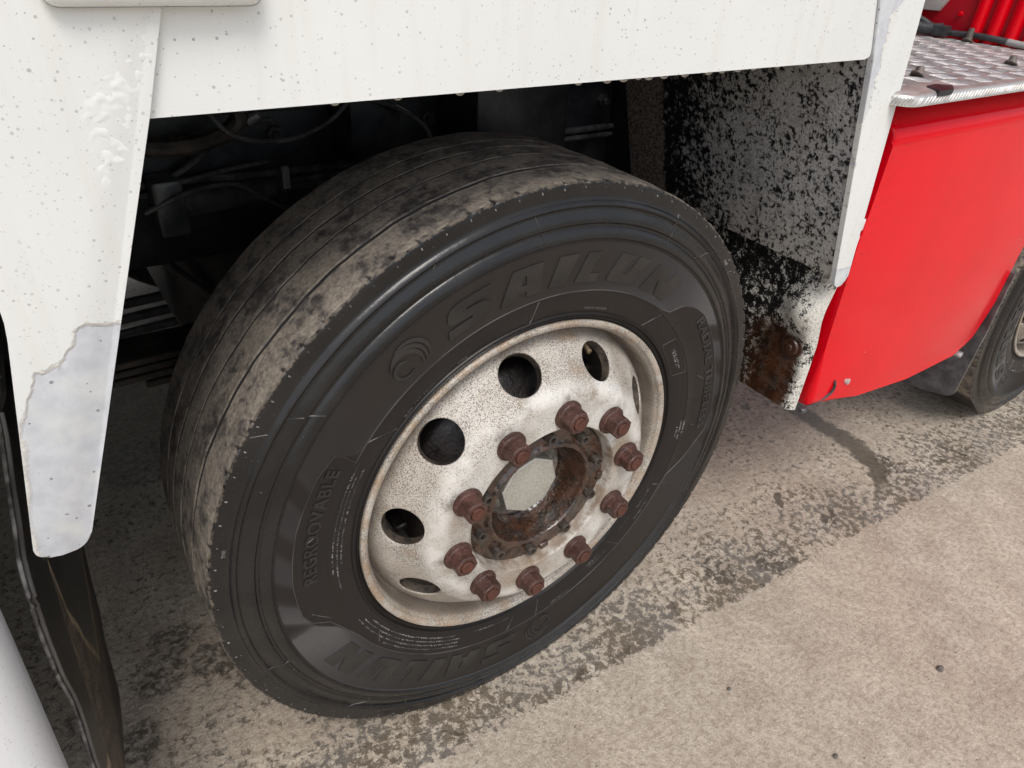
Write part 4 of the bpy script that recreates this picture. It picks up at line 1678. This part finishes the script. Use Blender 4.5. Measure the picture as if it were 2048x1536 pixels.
tube(bm, [(1.30, .52, 1.16), (1.33, .46, 1.135), (1.35, .42, 1.112), (1.362, .385, 1.106), (1.372, .352, 1.109)], .013, 10, 6)
box(bm, 1.355, 1.385, .335, .372, 1.094, 1.118, .005, 2)
obj('cable_gland', bm, M_plastic, truck, 40)

# ---- rubber flap behind the wheel -------------------------------------------------------------
def interp(x, P):
    if x <= P[0][0]:
        return P[0][1]
    for (a, b), (c, d) in zip(P, P[1:]):
        if x <= c:
            return b + (d - b) * (x - a) / (c - a)
    return P[-1][1]


def flapx(y, z):
    xo = interp(z, [(0, -.690), (.2, -.688), (.39, -.674), (.59, -.660), (.77, -.645), (.9, -.640)])
    return xo + min(1, max(0, (y - .03) / .11)) * .021 + max(0, (y - .14) / .48) * .017


def weltY(z):
    return interp(z, WY)


WY = [tuple(p)[:2] for p in cr([(a, b, 0) for a, b in [(.10, .040), (.38, .036), (.46, .042), (.52, .040), (.60, .020), (.68, .004), (.73, .012), (.765, .040), (.80, .066), (.85, .11)]], 8)]


def lowZ(y):
    return interp(y, [(0, .20), (.14, .20), (.25, .144), (.35, .107), (.42, .165), (.50, .162), (.60, .240)])


bm = bmesh.new()
ny, nz = 30, 60
grid = []
for i in range(ny + 1):
    row = []
    for j in range(nz + 1):
        t = j / nz
        u = i / ny
        z = .18 + (.86 - .18) * t
        y0 = weltY(z)
        y = y0 + (.600 - y0) * u
        zl = lowZ(y)
        z = zl + (.86 - zl) * t
        y0 = weltY(z)
        y = y0 + (.600 - y0) * u
        row.append(bm.verts.new((flapx(y, z), y, z)))
    grid.append(row)
for i in range(ny):
    for j in range(nz):
        bm.faces.new((grid[i][j], grid[i + 1][j], grid[i + 1][j + 1], grid[i][j + 1]))
bm.normal_update()
bmesh.ops.solidify(bm, geom=list(bm.faces), thickness=.005)
fl = obj('mud_flap', bm, M_flap, truck, 40)
fl['label'] = 'muddy rubber flap behind the wheel with a tan dirt line'
for q in (0, 1):
    bm = bmesh.new()
    pts = []
    for j in range(0, 31):
        z = .20 + (.86 - .20) * j / 30
        y = weltY(z)
        pts.append((flapx(y, z) - .0005 - .0045 * q, y - .001, z))
    tube(bm, pts, .0021, 8, 2)
    obj('edge_bead', bm, M_flash if q else M_line, fl, 40)

# ---- chassis in the dark ----------------------------------------------------------------------
def part(name, mat, fn, sharp=35):
    bm = bmesh.new()
    fn(bm)
    return obj(name, bm, mat, truck, sharp)


part('chassis_rail', M_under, lambda b: (box(b, -4, 1.35, .70, .78, .72, 1.0, .006, 2), box(b, -4, 1.35, 1.58, 1.66, .72, 1.0, .006, 2)))
part('axle_beam', M_under2, lambda b: (box(b, -.07, .07, .34, 2.0, .40, .53, .02, 3)))
part('leaf_spring', M_under2, lambda b: [box(b, -.62 + .05 * k, .62 - .05 * k, .58, .67, .60 - .016 * k, .612 - .016 * k, .002, 1) for k in range(4)])
part('air_spring', M_under2, lambda b: [tube(b, [(-.34 + .105 * math.cos(t), .60, .995 + .045 * math.sin(t)) for t in [k * PI / 8 for k in range(17)]], .014, 10, 3)])
M_cylinder = make_black('dusty_black_cylinder', (.035, .037, .041), (.09, .092, .096), .30)
part('steering_cylinder', M_cylinder, lambda b: (cyl(b, (-.345, .66, .842), (-.165, .70, .835), .026, .024, 24, .003), cyl(b, (-.165, .70, .835), (-.150, .70, .834), .030, .030, 20, .003), cyl(b, (-.150, .70, .834), (.10, .74, .83), .012, .012, 16, .001), box(b, -.385, -.335, .63, .69, .795, .89, .008, 2)))
part('brake_hose', M_hose, lambda b: tube(b, [(-.40, .64, .84), (-.33, .62, .872), (-.25, .64, .868), (-.20, .66, .83), (-.15, .66, .800), (-.11, .68, .80), (-.08, .70, .835), (-.12, .72, .87), (-.22, .68, .885), (-.36, .64, .88)], .0042, 8, 6))
part('air_line', M_hose, lambda b: tube(b, [(-.36, .66, .88), (-.31, .66, .905), (-.27, .66, .935), (-.22, .68, .955), (-.16, .69, .955)], .005, 8, 6))
part('pipe_union', M_zinc, lambda b: cyl(b, (-.208, .665, .962), (-.190, .655, .975), .008, .007, 10, .001))
part('drag_link', M_plastic, lambda b: cyl(b, (-.37, .90, .66), (-.14, .95, .36), .010, .010, 12, .001))
for bx in ((.18, .40, .55, .70, .86, 1.04, .01, 2), (.62, .66, .40, .55, .80, .93, .02, 2), (-.05, .05, .60, .70, .88, 1.10, .01, 2)):
    part('frame_bracket', M_under, lambda b: box(b, *bx))
part('added_blocker', M_under, lambda b: (box(b, -1.72, -1.70, .30, 2.2, .35, 1.0, .004, 1)))  # added unseen panel, keeps light out from the rear
part('far_skirt', M_under, lambda b: (box(b, -4, 1.0, 2.42, 2.45, .72, 1.7, .004, 1), box(b, .7, 1.3, 2.38, 2.45, .25, .9, .004, 1), box(b, -4, -1.2, 2.42, 2.45, .25, .74, .004, 1)))  # unseen far side, added to keep the underbody dark
part('gearbox', M_under, lambda b: (box(b, -.35, .9, .95, 1.45, .42, 1.0, .05, 3)))
for z in (.085, .135, .185):
    part('tie_bar', M_plastic, lambda b: tube(b, [(-2.6, 1.62, z), (-1.2, 1.66, z), (-.15, 1.70, z + .004)], .016, 10, 3))
part('hanging_tag', M_badge, lambda b: box(b, -.015, .002, .42, .424, 0.948, .966, .002, 1))

for k in range(9):
    x = -.62 + .155 * k
    part('rail_bolt', M_zinc if k % 3 == 1 else M_cylinder, lambda b: (cyl(b, (x, .701, .93), (x, .690, .93), .016, .015, 6, .001), cyl(b, (x, .690, .93), (x, .680, .93), .008, .008, 10, .001)))
for k, (zz, rr) in enumerate(((.870, .007), (.852, .006), (.985, .009))):
    part('brake_pipe', M_hose, lambda b: tube(b, [(-1.2, .688, zz), (-.5, .686, zz + .004), (-.1, .684, zz - .006), (.3, .687, zz + .003), (.9, .688, zz)], rr, 8, 5))
part('hose_clip', M_zinc, lambda b: box(b, -.163, -.150, .655, .662, .842, .882, .001, 1))
part('loose_cable', M_hose, lambda b: tube(b, [(-.30, .58, 1.02), (-.26, .56, .97), (-.18, .56, .955), (-.10, .57, .975), (-.04, .58, 1.02)], .004, 8, 6))
part('wheel_speed_cable', M_hose, lambda b: tube(b, [(-.02, .60, 1.00), (.03, .58, .985), (.08, .57, .95), (.10, .58, .90), (.08, .60, .84)], .0045, 8, 6))

part('added_blocker', M_under, lambda b: box(b, .652, .660, .502, 2.2, .30, 1.12, .003, 1))  # added dark panel, hides the red cab wall so the arch stays black
